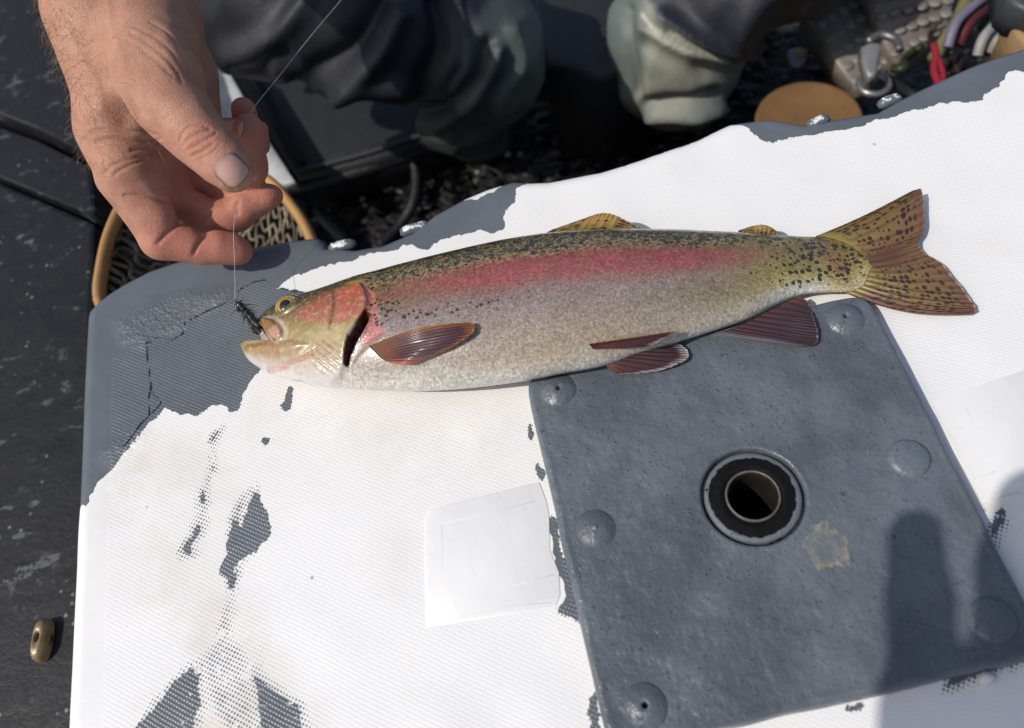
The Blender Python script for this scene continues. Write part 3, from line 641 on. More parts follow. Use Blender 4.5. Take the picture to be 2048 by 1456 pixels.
C = lay(C, ljm * np.clip(.7 + .3 * nv1, 0, 1), lin(172, 130, 84) * KA)
C = lay(C, .8 * sst(-0.001, 0.0012, pf([(488, 700), (500, 691), (545, 690), (548, 697), (510, 702), (492, 706)], .7)), lin(150, 108, 42) * KA)
C = lay(C, .45 * sst(0.002, 0.0004, line_dist(fx, fy, FP([(530, 733), (570, 731), (610, 722), (640, 708)], .7))), lin(206, 128, 116) * KA)
brm = sst(0, 0.003, pf([(612, 716), (650, 690), (696, 690), (690, 728), (672, 747), (630, 750)], .7))
brv = (fx - q1[0]) * dv[0] + (fy - q1[1]) * dv[1]
C = lay(C, brm * sst(.1, .8, np.sin(brv * 2 * math.pi / 0.0027)) * .7, lin(172, 132, 92) * KA)
C = lay(C, .8 * sst(0.0011, 0.0004, line_dist(fx, fy, FP(opc[4:]))), lin(232, 226, 222) * KA)
C = lay(C, .8 * sst(-0.001, 0.0016, pf([(742, 585), (756, 600), (760, 640), (772, 672), (742, 690), (716, 700), (730, 672), (744, 650)])) * (1 - headm), lin(200, 118, 112) * KA)
gl_ = sst(-0.0019, -0.0007, pf(GL))
C = lay(C, .95 * gl_, lin(78, 22, 24) * KA)
C = lay(C, .0 * sst(-0.0003, 0.0012, pf([(740, 633), (744, 640), (741, 656), (728, 676), (712, 694), (697, 712), (691, 724), (695, 704), (703, 680), (720, 659)])), lin(70, 14, 20) * KA)
mth = sst(-0.0006, 0.0006, pf([(470, 690), (500, 664), (516, 651), (527, 657), (540, 672), (552, 687), (566, 692), (552, 692), (530, 687), (510, 686), (486, 687)], .5)) * sst(-.0005, -.0018, fz - np.interp(xi, xs, zs))
C = lay(C, mth * .9, lin(206, 176, 178) * KA)
# amount of spotting
spot = np.interp(tv, [-.2, .1, .3, .55, .68, .8, 1.0], [0, .05, .06, .28, .55, .62, .64]) * sst(735, 760, uv_)
spot = np.maximum(spot, np.interp(tv, [-.85, -.6, -.2, .7, 1.0], [0, .5, .56, .6, .6]) * sst(1490, 1620, uv_))
spot = np.maximum(spot, .42 * np.exp(-((uv_ - 1490) / 60) ** 2 - ((tv - .02) / .16) ** 2))
spot = np.maximum(spot, .44 * sst(740, 765, uv_) * sst(1180, 950, uv_) * np.exp(-((tv - .14) / .15) ** 2))
spot = np.maximum(spot, .48 * np.exp(-((uv_ - 790) / 55) ** 2) * sst(-.05, .2, tv))
spot = spot * (1 - headm) * (1 - .75 * st)
gold = np.interp(tv, [-1, -.72, -.6, .5, .72, 1], [.1, .8, .3, .25, 1, 1]) * (1 - headm) + headm * .25
rough_h = headm * (1 - gl_)
me = mesh_np('body', WV, F)
attr(me, 'tint', np.clip(C, 0.002, 0.9)); attr(me, 'dry', gl_); attr(me, 'spot', spot); attr(me, 'gold', gold); attr(me, 'head', rough_h); vec_attr(me, 'fish', np.c_[fx, fy * 1.0, fz * 0.6])
def trout_mat():
    n = NT('trout_skin'); p = n.at('fish', 'Vector')
    tint = n.at('tint', 'Color'); hd = n.at('head'); bodyk = n('SUBTRACT', 1.0, hd)
    sv = n.scale(p, 620, 760, 620); sd_ = n.voro(sv, 1.0, rnd=0.75); sc_ = n.voro(sv, 1.0, 'Color', rnd=0.75); rv = n.c2f(sc_, 0); rv2 = n.c2f(sc_, 1)
    glint = n('MULTIPLY', n.step(rv, 0.55, 1.0), n.at('gold'))
    sv2 = n.scale(p, 1250, 1500, 1250); f1 = n.c2f(n.voro(sv2, 1.0, 'Color'), 0)
    k = n('ADD', 0.74, n('MULTIPLY', n('MULTIPLY', rv2, bodyk), 0.26)); k = n('ADD', k, n('MULTIPLY', n('MULTIPLY', n('POWER', f1, 2.0), bodyk), 0.46)); k = n('ADD', k, n('MULTIPLY', hd, 0.18)); k = n('SUBTRACT', k, n('MULTIPLY', n('MULTIPLY', n.step(sd_, .35, .75), bodyk), 0.22))
    c = n.mix(1.0, tint, k, 'MULTIPLY')
    c = n.mix(n('MULTIPLY', glint, 0.4), c, (0.44, 0.33, 0.15))  # gold glints of the scales, painted into the colour
    hn = n.noise(p, 420, 4, .65); c = n.mix(n('MULTIPLY', n('MULTIPLY', hd, n.step(hn, .50, .72)), .36), c, (0.72, 0.62, 0.45))
    c = n.mix(n('MULTIPLY', n('MULTIPLY', hd, n.step(hn, .48, .26)), .42), c, (0.22, 0.12, 0.07))
    wob = n.node('ShaderNodeVectorMath', {0: p, 1: n.node('ShaderNodeVectorMath', {0: n.node('ShaderNodeTexNoise', {'Vector': p, 'Scale': 260.0}).outputs['Color'], 3: 0.0022}, operation='SCALE').outputs[0]}, operation='ADD').outputs[0]
    v1 = n.scale(wob, 330, 400, 120); d1 = n.voro(v1, 1.0); r1 = n.c2f(n.voro(v1, 1.0, 'Color'), 0)
    thr = n('MULTIPLY', n.at('spot'), n('ADD', 0.48, n('MULTIPLY', r1, 0.50)))
    sm = n('MULTIPLY', n.step(n('SUBTRACT', thr, d1), -0.03, 0.04), n.step(n.at('spot'), 0.02, 0.1))
    c = n.mix(n('MULTIPLY', sm, 0.92), c, (0.015, 0.013, 0.009))
    v3 = n.scale(wob, 640, 760, 300); d3 = n.voro(v3, 1.0); r3 = n.c2f(n.voro(v3, 1.0, 'Color'), 1)
    s3 = n('MULTIPLY', n.step(n('SUBTRACT', n('MULTIPLY', n.at('spot'), n('ADD', .25, n('MULTIPLY', r3, .8))), d3), -.06, .08), n.step(n.at('spot'), .05, .3))
    c = n.mix(n('MULTIPLY', s3, .30), c, (0.035, 0.030, 0.018))
    g2 = n('MULTIPLY', n('MULTIPLY', n.step(f1, .62, .85), n.step(n.at('gold'), .55, 1.0)), n('SUBTRACT', 1.0, n('MULTIPLY', sm, .7)))
    c = n.mix(n('MULTIPLY', n('MULTIPLY', g2, n('SUBTRACT', 1.0, n('MULTIPLY', sm, .8))), .60), c, (0.42, 0.32, 0.14))  # finer painted glints along the back, over the spots
    h = n('ADD', n('MULTIPLY', n('SUBTRACT', 1.0, sd_), bodyk), n('MULTIPLY', n('MULTIPLY', hd, hn), 1.7))
    nrm = n.bump(h, 0.00013, 1.0)
    rg = n('ADD', n('SUBTRACT', 0.36, n('MULTIPLY', glint, 0.16)), n('MULTIPLY', n.at('dry'), .4)); cw = n('MULTIPLY', n('SUBTRACT', 1.0, n.at('dry')), .65)
    return n.set(Base_Color=c, Roughness=rg, Specular_IOR_Level=n('MULTIPLY', n('SUBTRACT', 1.0, n.at('dry')), .5), Coat_Weight=cw, Coat_Roughness=0.12, Normal=nrm, Subsurface_Weight=0.05, Subsurface_Radius=(0.004, 0.002, 0.001), Subsurface_Scale=0.5, Sheen_Weight=0.0)
TROUT = trout_mat()
trout = thing('trout', 'rainbow trout with pink stripe lying on its side on the white box', 'fish')
obj('body', me, TROUT, trout)
# eye: yellow iris, black pupil, clear bulge
def eye_mat():
    n = NT('trout_eye'); p = n.co('Generated'); s = n.node('ShaderNodeSeparateXYZ', {0: p}).outputs
    dx = n('SUBTRACT', s[0], 0.47); dy = n('SUBTRACT', s[1], 0.38)
    d = n('SQRT', n('ADD', n('MULTIPLY', dx, dx), n('MULTIPLY', dy, dy)))
    d = n('ADD', d, n('MULTIPLY', n('SUBTRACT', n.noise(p, 6, 3), .5), .03))
    c = n.mix(n.step(d, .20, .22), (0.004, 0.004, 0.006), (0.42, 0.28, 0.06))
    c = n.mix(n.step(d, .25, .29), c, (0.22, 0.15, 0.04)); c = n.mix(n.step(d, .31, .35), c, (0.46, 0.33, 0.10)); c = n.mix(n('MULTIPLY', n.step(d, .26, .30), n.step(n('ADD', dy, n('MULTIPLY', n('SUBTRACT', n.noise(p, 9, 4), .5), .3)), .02, -.14)), c, (0.07, 0.055, 0.025)); c = n.mix(n.step(d, .42, .50), c, (0.05, 0.045, 0.025))
    return n.set(Base_Color=c, Roughness=0.12, Coat_Weight=1.0, Coat_Roughness=0.03, Specular_IOR_Level=.6)
ew = FO + ej[0] * FXa + ej[1] * FYa; ez = top_z(ew)
MB().blob((ew[0], ew[1], ez - 0.0022), (0.0080, 0.0074, 0.0058), 32, 20).build('eye', eye_mat(), trout)

# ---- fins: fans of rays between a root line and an outer edge, each with its own thickness
def fin_mat(name, base, tip, lead, ray, rayk=0.6, spots=0.0, nray=16, tipw=0.8, rim=None, trail=None, spn=13.0, core=None, spx=1.7):
    n = NT(name); f = n.at('fin', 'Vector'); s = n.node('ShaderNodeSeparateXYZ', {0: f}).outputs     # x across rays, y root..edge
    nz = n.noise(n.scale(f, 6, 3, 1), 1.0, 4)
    y = n('ADD', s[1], n('MULTIPLY', n('SUBTRACT', nz, .5), .25))
    c = n.mix(n.step(y, .05, tipw), base, tip)
    c = n.mix(n.step(n('ADD', s[0], n('MULTIPLY', n('SUBTRACT', nz, .5), .1)), .24, .03), c, lead)
    if trail is not None: c = n.mix(n.step(s[0], .80, .97), c, trail)
    if rim is not None: c = n.mix(n('MULTIPLY', n.step(y, .86, .97), .85), c, rim)
    rw = n('SINE', n('MULTIPLY', s[0], 2 * math.pi * nray)); br2 = n('SINE', n('MULTIPLY', s[0], 4 * math.pi * nray))
    rr = n('ADD', n('MULTIPLY', rw, n.step(s[1], 1.0, .35)), n('MULTIPLY', br2, n.step(s[1], .35, 1.0)))
    c = n.mix(n('MULTIPLY', n.step(rr, .1, .9), rayk), c, ray)
    if spots:
        v = n.scale(f, nray * spx, spn, 1); d = n.voro(v, 1.0, rnd=.55); r1 = n.c2f(n.voro(v, 1.0, 'Color', rnd=.55), 0)
        sm = n.step(n('SUBTRACT', n('ADD', .33, n('MULTIPLY', r1, .16)), d), -.05, .06)
        fade = n('MULTIPLY', n.step(s[1], 1.02, .80), n.step(n('ABSOLUTE', n('SUBTRACT', s[0], .46)), .03, .10))
        c = n.mix(n('MULTIPLY', n('MULTIPLY', sm, fade), spots), c, (0.03, 0.018, 0.012))
    if core is not None:
        c = n.mix(n.step(s[1], .16, .02), c, lin(150, 132, 72) * .86)
        q_ = n('DIVIDE', n('SUBTRACT', s[0], .45), .13); c = n.mix(n('MULTIPLY', n('MULTIPLY', n('POWER', 2.718, n('MULTIPLY', n('MULTIPLY', q_, q_), -1.0)), n.step(s[1], 1.0, .5)), .85), c, core)
    return n.set(Base_Color=c, Roughness=.38, Specular_IOR_Level=.5, Coat_Weight=.3, Coat_Roughness=.2, Normal=n.bump(rr, .00025), Subsurface_Weight=.08, Subsurface_Radius=(.003, .0015, .001), Subsurface_Scale=.5)
def fin(name, root, edge, mat, zroot, zedge, nray=16, na=90, nb=26, wav=0.0006, curl=0.0, thick=0.0004, jag=0.0, seed=1, parent=None, bow=(0, 0), bow2=(0, 0)):
    r = spline(root, na); e = spline(edge, na); g = np.random.default_rng(seed)
    zr = np.interp(np.linspace(0, 1, na), np.linspace(0, 1, len(zroot)), zroot); ze = np.interp(np.linspace(0, 1, na), np.linspace(0, 1, len(zedge)), zedge)
    top_ = []; fu = []
    jg = 1 + jag * np.interp(np.arange(na), np.arange(0, na, 5), g.uniform(-1, .4, len(np.arange(0, na, 5))))
    for i in range(na):
        x = i / (na - 1)
        for j in range(nb):
            y = j / (nb - 1); yy = y * jg[i]
            u_, v_ = r[i] * (1 - yy) + e[i] * yy + np.array(bow) * math.sin(math.pi * min(yy, 1)) * (1 - 1.4 * x) + np.array(bow2) * math.sin(math.pi * min(yy, 1)) * x ** 3; z = zr[i] * (1 - yy) + ze[i] * yy + curl * math.sin(math.pi * min(yy, 1))
            w = P(u_, v_, z); w[2] += .35 * wav * math.sin(x * 2 * math.pi * nray) * (0.4 + 0.6 * y) + 0.0008 * math.sin(3.1 * x * math.pi + 2 * y) * y
            top_.append(w); fu.append((x, y, 0))
    top_ = np.array(top_); th_ = np.array([thick * (1.6 - y) for i in range(na) for y in np.linspace(0, 1, nb)])
    low = top_ - np.c_[0 * th_, 0 * th_, th_ + 0.0001]
    gi = np.arange(na * nb).reshape(na, nb); N = na * nb
    F1 = np.stack([gi[:-1, :-1], gi[:-1, 1:], gi[1:, 1:], gi[1:, :-1]], -1).reshape(-1, 4)[:, ::-1]
    F2 = F1[:, ::-1] + N
    bd = list(gi[:, 0]) + list(gi[-1, 1:]) + list(gi[-2::-1, -1]) + list(gi[0, -2:0:-1]); bd = np.array(bd)
    F3 = np.c_[bd, np.roll(bd, -1), np.roll(bd, -1) + N, bd + N]
    me = mesh_np(name, np.vstack([top_, low]), np.vstack([F1, F2, F3])); vec_attr(me, 'fin', np.array(fu + fu))
    return obj(name, me, mat, parent or trout)
K = 0.86
tailm = fin_mat('tail_fin', lin(140, 118, 66) * K, lin(132, 102, 66) * K, lin(122, 98, 52) * K, lin(84, 58, 42) * K, .5, .95, 15, spx=2.0, spn=15.0, trail=lin(120, 84, 68) * K, rim=lin(124, 88, 72) * K, core=lin(92, 54, 50) * K)
fin('tail_fin', [(1632, 472), (1668, 480), (1706, 497), (1728, 520), (1736, 540), (1730, 558), (1716, 574), (1690, 584)],
    [(1824, 383), (1843, 379), (1848, 400), (1850, 456), (1838, 482), (1846, 505), (1882, 528), (1922, 574), (1948, 606), (1955, 620), (1944, 627)], tailm,
    [.0098, .0088, .0078, .0070, .0068, .0068, .0066, .006], [.011, .010, .008, .0065, .006, .0055, .005, .004], 15, 150, 34, .0004, .001, .0005, .010, 3, bow=(0, 4), bow2=(-8, 17))
dors = fin_mat('dorsal_fin', lin(120, 100, 46) * K, lin(176, 142, 76) * K, lin(90, 76, 36) * K, lin(84, 70, 36) * K, .45, .9, 11, trail=lin(202, 160, 108) * K, spn=5.0, spx=.85)
fin('dorsal_fin', [(1078, 474), (1130, 470), (1200, 467), (1288, 464)], [(1104, 461), (1168, 435), (1222, 429), (1288, 457)], dors, [.022, .021, .021, .020], [.022, .023, .022, .018], 11, 70, 18, .0003, .0, .0004, .0, 6)
fin('adipose_fin', [(1472, 468), (1500, 468), (1530, 469), (1560, 470)], [(1478, 462), (1502, 451), (1536, 453), (1562, 465)], dors, [.015, .015, .014, .013], [.015, .016, .015, .013], 4, 40, 12, .0001, 0, .0010, 0, 7)
anal = fin_mat('anal_fin', lin(84, 54, 54) * K, lin(72, 52, 56) * K, lin(140, 134, 136) * K, lin(44, 26, 34) * K, .6, 0, 12, tipw=.6, trail=lin(110, 66, 58) * K)
fin('anal_fin', [(1426, 668), (1470, 655), (1530, 626), (1600, 592)], [(1600, 694), (1638, 682), (1630, 640), (1614, 600)], anal, [.016, .015, .013, .011], [.0125, .012, .012, .0105], 12, 90, 30, .0005, .0006, .0004, .02, 8)
pelv = fin_mat('pelvic_fin', lin(80, 42, 44) * K, lin(84, 54, 58) * K, lin(100, 56, 56) * K, lin(46, 22, 30) * K, .55, 0, 9, tipw=.5, rim=lin(190, 180, 178) * K, trail=lin(126, 62, 58) * K)
fin('pelvic_fin', [(1182, 688), (1192, 698), (1202, 712), (1206, 728)], [(1345, 682), (1374, 698), (1370, 722), (1318, 742), (1240, 747)], pelv, [.027, .024, .020, .015], [.013, .0125, .012, .0115], 9, 70, 30, .0005, .002, .0004, .01, 9)
def onflank(a, b, lift):
    z = .04
    for _ in range(6): z = top_z(P(a, b, z)) + lift
    return z
pf_root = [(738, 692), (748, 702), (760, 714), (772, 722)]
pf_edge = [(940, 646), (951, 653), (940, 672), (905, 694), (830, 724)]
pect = fin_mat('pectoral_fin', lin(150, 92, 62) * K, lin(92, 58, 62) * K, lin(176, 106, 44) * K, lin(52, 30, 44) * K, .6, 0, 11, tipw=.35, rim=lin(176, 108, 56) * K, trail=lin(188, 104, 84) * K)
fin('pectoral_fin', pf_root, pf_edge, pect, [onflank(a, b, .0006) for a, b in pf_root], [onflank(a, b, .0045) for a, b in pf_edge], 11, 80, 34, .0004, .0042, .0005, .012, 10, bow=(-4, -11))
ps = fin_mat('pelvic_far', lin(116, 56, 50) * K, lin(92, 56, 58) * K, lin(140, 76, 62) * K, lin(64, 28, 32) * K, .5, 0, 6, tipw=.7, rim=lin(190, 178, 172) * K)
rt = [(1178, 688), (1182, 692), (1186, 697)]; eg = [(1362, 662), (1340, 674), (1300, 692)]
fin('pelvic_fin', rt, eg, ps, [onflank(a, b, .0005) for a, b in rt], [onflank(1362, 664, .003), onflank(1340, 670, .003), onflank(1300, 684, .002)], 6, 40, 26, .0003, .002, .0005, 0, 12)
# ------------------------------------------------------------------ person: bare forearm and hand, wader legs
person = thing('person', 'person in dark grey waders holding the fishing line with a bare hand', 'person')
HD = 0.0
def J(u_, v_, dep, rp): return Q(u_, v_, dep + HD), rp * (dep + HD) / FPX
def chain(*js):
    a = [J(*j) for j in js]; return [q[0] for q in a], [q[1] for q in a]
hv = 0.0011; HD = 0.010
pts_all = np.array([Q(90, -330, .50), Q(620, 560, .50), Q(90, 560, .36), Q(620, -330, .36), Q(90, 300, .36), Q(620, 300, .36)])
H = Field(pts_all.min(0) + np.array([-.015, -.015, 0.0]), pts_all.max(0) + np.array([.02, .02, .03]), hv)
palm = H.new()
for c, k in (
    (chain((115, -330, .470, 118), (165, -120, .452, 108), (215, 30, .440, 104)), .012),
    (chain((205, -330, .475, 105), (255, -120, .460, 96), (300, 30, .445, 88)), .012),
    (chain((215, 30, .440, 104), (235, 110, .438, 92), (245, 190, .438, 78)), .014),
    (chain((300, 30, .445, 88), (318, 95, .430, 80)), .014),
    # thumb metacarpal
    (chain((300, 90, .420, 78), (318, 150, .408, 74), (342, 212, .400, 64)), .012),
    # index metacarpal along the left outline
    (chain((245, 170, .440, 78), (238, 260, .438, 70), (256, 350, .437, 62)), .012),
    # palm mass under the thumb
    (chain((300, 180, .462, 75), (300, 290, .466, 70), (318, 370, .466, 52)), .014),
    # ulnar side behind the thumb
    (chain((320, 60, .462, 72), (365, 150, .476, 60), (390, 240, .480, 52)), .012),
    (chain((280, 300, .455, 55), (345, 395, .462, 44)), .010)):
    H.limb(palm, c[0], c[1], k)
thumb = H.new()
for c, k in ((chain((335, 200, .4015, 64), (372, 245, .398, 56)), .006), (chain((372, 245, .398, 55), (398, 274, .397, 52)), .006),
             (chain((398, 274, .397, 51), (425, 300, .397, 48), (452, 326, .398, 48), (468, 343, .399, 41)), .006),
             (chain((430, 310, .404, 44), (462, 342, .404, 36)), .006)): H.limb(thumb, c[0], c[1], k)
def finger(base, pip, dip, tip, pads=(), k=.004):
    f = H.new()
    H.limb(f, *chain(base, pip), k=k); H.limb(f, *chain(pip, dip), k=k); H.limb(f, *chain(dip, tip), k=k)
    for p_ in pads: H.limb(f, *chain(*p_), k=.0028)
    return f
index = finger((256, 360, .437, 57), (318, 481, .445, 36), (406, 498, .453, 29), (478, 501, .461, 27),
   pads=(((286, 390, .439, 46), (312, 436, .442, 40)), ((352, 480, .447, 34), (374, 484, .449, 34)), ((434, 492, .4545, 33), (462, 496, .459, 32))))
middle = finger((300, 345, .462, 52), (395, 441, .471, 33), (474, 434, .469, 29), (543, 392, .464, 24),
   pads=(((350, 402, .463, 42), (398, 416, .465, 32)), ((430, 431, .466, 35), (456, 428, .465, 33)), ((492, 410, .462, 33), (528, 395, .462, 28))))
ring = finger((350, 330, .478, 44), (455, 385, .476, 34), (497, 338, .452, 36), (496, 256, .440, 30),
   pads=(((497, 320, .449, 35), (497, 270, .441, 33)),))
pinky = finger((390, 270, .482, 42), (470, 330, .484, 30), (500, 290, .468, 27), (486, 219, .456, 25),
   pads=(((521, 292, .462, 18), (519, 258, .455, 17)),))
body = palm
body = smin(body, thumb, .007); body = smin(body, index, .004)
fing = smin(ring, pinky, .0010); fing = smin(fing, middle, .0010); body = smin(body, fing, .0016)
V, F = surface_nets(body, H.o, hv); V = relax(V, F, 2, .5)
# creases and hollows of the skin, cut into the surface
N = vnormals(V, F); pu, pv, pdp = PX(V)
face = np.clip(-(N * (V - CAM)).sum(1) / np.linalg.norm(V - CAM, axis=1) * 3, 0, 1)
dsp = 0.00022 * vnoise(V, 160, 41) + 0.0005 * vnoise(V, 60, 42) + .0009 * vnoise(V, 26, 43)
def cut(lines, depth, wpx, lo=.30, hi=.60, rid=.10):
    global dsp
    for ln in lines:
        s = spline(ln, 5 * len(ln)); d = line_dist(pu, pv, [tuple(q) for q in s]); m = face * ((pdp > lo) & (pdp < hi))
        ends = 1.0
        dsp = dsp - 1.05 * m * depth * (np.exp(-(d / wpx) ** 2) - rid * np.exp(-((d - 2.4 * wpx) / (1.4 * wpx)) ** 2))
TH = dict(lo=.36, hi=.4065)
cut([[(362, 282), (368, 266), (382, 254), (402, 251), (420, 258)], [(376, 300), (392, 292), (412, 280), (430, 268)], [(368, 290), (380, 278), (398, 268), (418, 262)], [(386, 311), (405, 303), (424, 290)]], .0008, 3.0, .36, .405)
cut([[(358, 262), (370, 248), (392, 243)], [(402, 318), (424, 306), (440, 290)], [(330, 240), (350, 225), (372, 215)]], .0004, 2.6, .36, .41)
cut([[(182, 264), (215, 258), (250, 262), (285, 262), (318, 270)], [(190, 284), (230, 276), (268, 280), (300, 282), (325, 276)], [(205, 345), (235, 326), (268, 316), (300, 306), (328, 288)], [(228, 348), (258, 330), (292, 318)], [(262, 300), (290, 296), (318, 288)]], .0010, 3.2)
cut([[(262, 68), (292, 84), (322, 110), (348, 140), (362, 168)], [(256, 84), (288, 100), (318, 124), (344, 156)], [(270, 56), (305, 74), (336, 100), (362, 134)], [(285, 104), (310, 122), (335, 150)], [(300, 46), (330, 66), (355, 92)]], .0005, 2.6)
cut([[(250, 392), (280, 392), (310, 396), (338, 404)], [(316, 486), (330, 470), (346, 456), (358, 446)], [(388, 506), (396, 490), (405, 477), (414, 467)], [(411, 442), (420, 424), (432, 410), (446, 402)], [(474, 428), (472, 414), (476, 402)]], .0012, 4.2)
cut([[(436, 352), (437, 336), (450, 320), (468, 311), (480, 313)], [(437, 354), (452, 374), (470, 384)]], .0007, 3.0, .36, .42)
cut([[(470, 318), (486, 326), (510, 322)], [(466, 352), (488, 360), (514, 352)]], .0006, 3.0, .43, .48)
cut([[(120, 20), (150, 90), (190, 160), (205, 215)], [(215, 0), (225, 60), (250, 120), (262, 165)]], -.0006, 8.0, rid=0)
d0 = np.hypot(pu - 248, pv - 232); dsp = dsp - .0034 * face * np.exp(-(d0 / 30) ** 2) * (pdp < .47)
d0 = np.abs((pu - 300) * .8 - (pv - 60) * .55); dsp = dsp + .0010 * face * np.exp(-(np.hypot((pu - 335) / 25, (pv - 120) / 90)) ** 2)
V = V + N * dsp[:, None]
# pigment
tipd = np.full(len(V), 9.0)
for t_ in ((478, 500, .461), (543, 391, .460), (496, 262, .440), (486, 222, .456)): tipd = np.minimum(tipd, np.linalg.norm(V - Q(*t_), axis=1))
pink = np.clip(1.25 * np.exp(-(tipd / .021) ** 2), 0, 1)
fingers_z = sst(360, 430, pv) * sst(250, 330, pu); pink = np.maximum(pink, .72 * fingers_z)
pink = np.maximum(pink, .5 * np.exp(-(np.hypot(pu - 400, pv - 275) / 40) ** 2)); pink = np.maximum(pink, .55 * sst(.455, .47, pdp) * sst(150, 260, pv)); pdp_ = 0
tan_ = np.clip(sst(330, 60, pv) * .8 + .5 * sst(250, 180, pu), 0, 1)
me = mesh_np('body', V, F); attr(me, 'pink', pink); attr(me, 'tan', tan_)
def skin_mat():
    n = NT('skin'); o = n.co(); a = n.noise(o, 60, 5, .6); b = n.noise(o, 260, 4, .6); f = n.noise(o, 520, 3)
    c = n.mix(n.step(a, .32, .68), (0.42, 0.195, 0.130), (0.56, 0.300, 0.210))
    c = n.mix(n('MULTIPLY', n.step(n.noise(o, 30, 4, .6), .45, .68), .4), c, (0.50, 0.215, 0.155))
    c = n.mix(n('MULTIPLY', n.at('pink'), .85), c, n.mix(a, (0.50, 0.165, 0.115), (0.58, 0.225, 0.160)))
    c = n.mix(n('MULTIPLY', n.at('tan'), .4), c, (0.50, 0.275, 0.175))
    c = n.mix(n('MULTIPLY', n.step(b, .6, .75), .3), c, (0.36, 0.13, 0.09))
    frk = n('MULTIPLY', n.step(n.voro(o, 210), .26, .12), n('MULTIPLY', n.at('tan'), n.step(n.noise(o, 90, 2), .5, .62)))
    c = n.mix(n('MULTIPLY', frk, .45), c, (0.26, 0.11, 0.055))
    v1 = n.voro(o, 900, feat='DISTANCE_TO_EDGE'); v2 = n.voro(o, 420, feat='DISTANCE_TO_EDGE')
    h = n('ADD', n.step(v1, 0, .12), n('MULTIPLY', n.step(v2, 0, .1), .8)); h = n('ADD', h, n('MULTIPLY', b, 1.2))
    return n.set(Base_Color=c, Roughness=n.step(b, .2, .8, .46, .62), Specular_IOR_Level=.36, Subsurface_Weight=.16, Subsurface_Radius=(.010, .0035, .0018), Subsurface_Scale=.35, Normal=n.bump(h, .00015))
SKIN = skin_mat()
arm = obj('body', me, SKIN, person)
# nails: curved plates set into the finger ends
def nail_mat():
    n = NT('fingernail'); o = n.at('nail', 'Vector'); s = n.node('ShaderNodeSeparateXYZ', {0: o}).outputs; a = n.noise(o, 4, 3)
    c = n.mix(a, (0.52, 0.29, 0.235), (0.60, 0.37, 0.31)); c = n.mix(n.step(s[0], .86, .96), c, (0.42, 0.33, 0.20))
    c = n.mix(n.step(s[0], .18, .02), c, (0.52, 0.36, 0.30)); e = n('MAXIMUM', n.step(n('ABSOLUTE', s[1]), .80, .98), n('MAXIMUM', n.step(s[0], .93, 1.0), n.step(s[0], .07, .0)))
    c = n.mix(n('MULTIPLY', e, .7), c, (0.11, 0.055, 0.03))
    return n.set(Base_Color=c, Roughness=.42, Specular_IOR_Level=.4, Normal=n.bump(n.noise(n.scale(o, 1.5, 14, 1), 1.0, 2), .00025))
NAIL = nail_mat()
from mathutils.bvhtree import BVHTree
bvh = BVHTree.FromPolygons([tuple(p) for p in V], [tuple(map(int, q)) for q in F])
def nail(c0, ax, wid, tow, lift=.0004):
    # c0: middle of the nail (u,v,dep) above the skin; ax: pixel vector root->tip; wid: half width px; tow: direction to shoot at the finger
    nu_, nw_ = 18, 15; VV_ = []; at_ = []
    for i in range(nu_):
        s = i / (nu_ - 1)
        for j in range(nw_):
            w = -1 + 2 * j / (nw_ - 1)
            shp = (1 - max(0, (.30 - s) / .30) ** 2.4 * .38) * (1 - max(0, (s - .72) / .28) ** 2.2 * .30)
            px = np.array(c0[:2]) + np.array(ax) * (s - .5) + np.array([-ax[1], ax[0]]) / np.hypot(*ax) * wid * w * shp
            px = px + np.array(ax) * (.07 * (1 - w * w) * (1 if s > .5 else -1) * abs(2 * s - 1) ** 2)
            o_ = Q(px[0], px[1], c0[2]); vw = o_ - CAM; vw = vw / np.linalg.norm(vw) + np.asarray(tow); hit = bvh.ray_cast(Vector(o_), Vector(vw).normalized(), .08)
            p_ = np.array(hit[0]) if hit[0] is not None else o_ + vw * .012
            VV_.append(p_); at_.append((s, w, 0))
    VV_ = np.array(VV_).reshape(nu_, nw_, 3)
    base = np.array(VV_)
    for _ in range(3):
        Sm = VV_.copy(); Sm[1:-1, 1:-1] = (VV_[:-2, 1:-1] + VV_[2:, 1:-1] + VV_[1:-1, :-2] + VV_[1:-1, 2:]) / 4; VV_ = Sm
    t_ = -vw / np.linalg.norm(vw)
    sg = np.linspace(0, 1, nu_)[:, None]; wg = np.linspace(-1, 1, nw_)[None, :]
    bul = lift + .0006 * (1 - wg ** 2) * (0.5 + 0.5 * sg) - .0005 * (1 - sg) ** 3
    top_ = (VV_ + t_ * bul[:, :, None]).reshape(-1, 3); low = (VV_ - t_ * .0012).reshape(-1, 3); n_ = nu_ * nw_
    gi = np.arange(n_).reshape(nu_, nw_); F1 = np.stack([gi[:-1, :-1], gi[1:, :-1], gi[1:, 1:], gi[:-1, 1:]], -1).reshape(-1, 4)
    bd = np.array(list(gi[:, 0]) + list(gi[-1, 1:]) + list(gi[-2::-1, -1]) + list(gi[0, -2:0:-1]))
    me = mesh_np('fingernail', np.vstack([top_, low]), np.vstack([F1, F1[:, ::-1] + n_, np.c_[bd, bd + n_, np.roll(bd, -1) + n_, np.roll(bd, -1)]]))
    vec_attr(me, 'nail', np.array(at_ + at_)); return obj('fingernail', me, NAIL, arm)
fwd = ROT[2]
nail((463, 341, .385), (42, 40), 30, np.zeros(3), .0006)
nail((512, 258, .425), (6, -42), 14, ROT[0] * -.6, .0005)
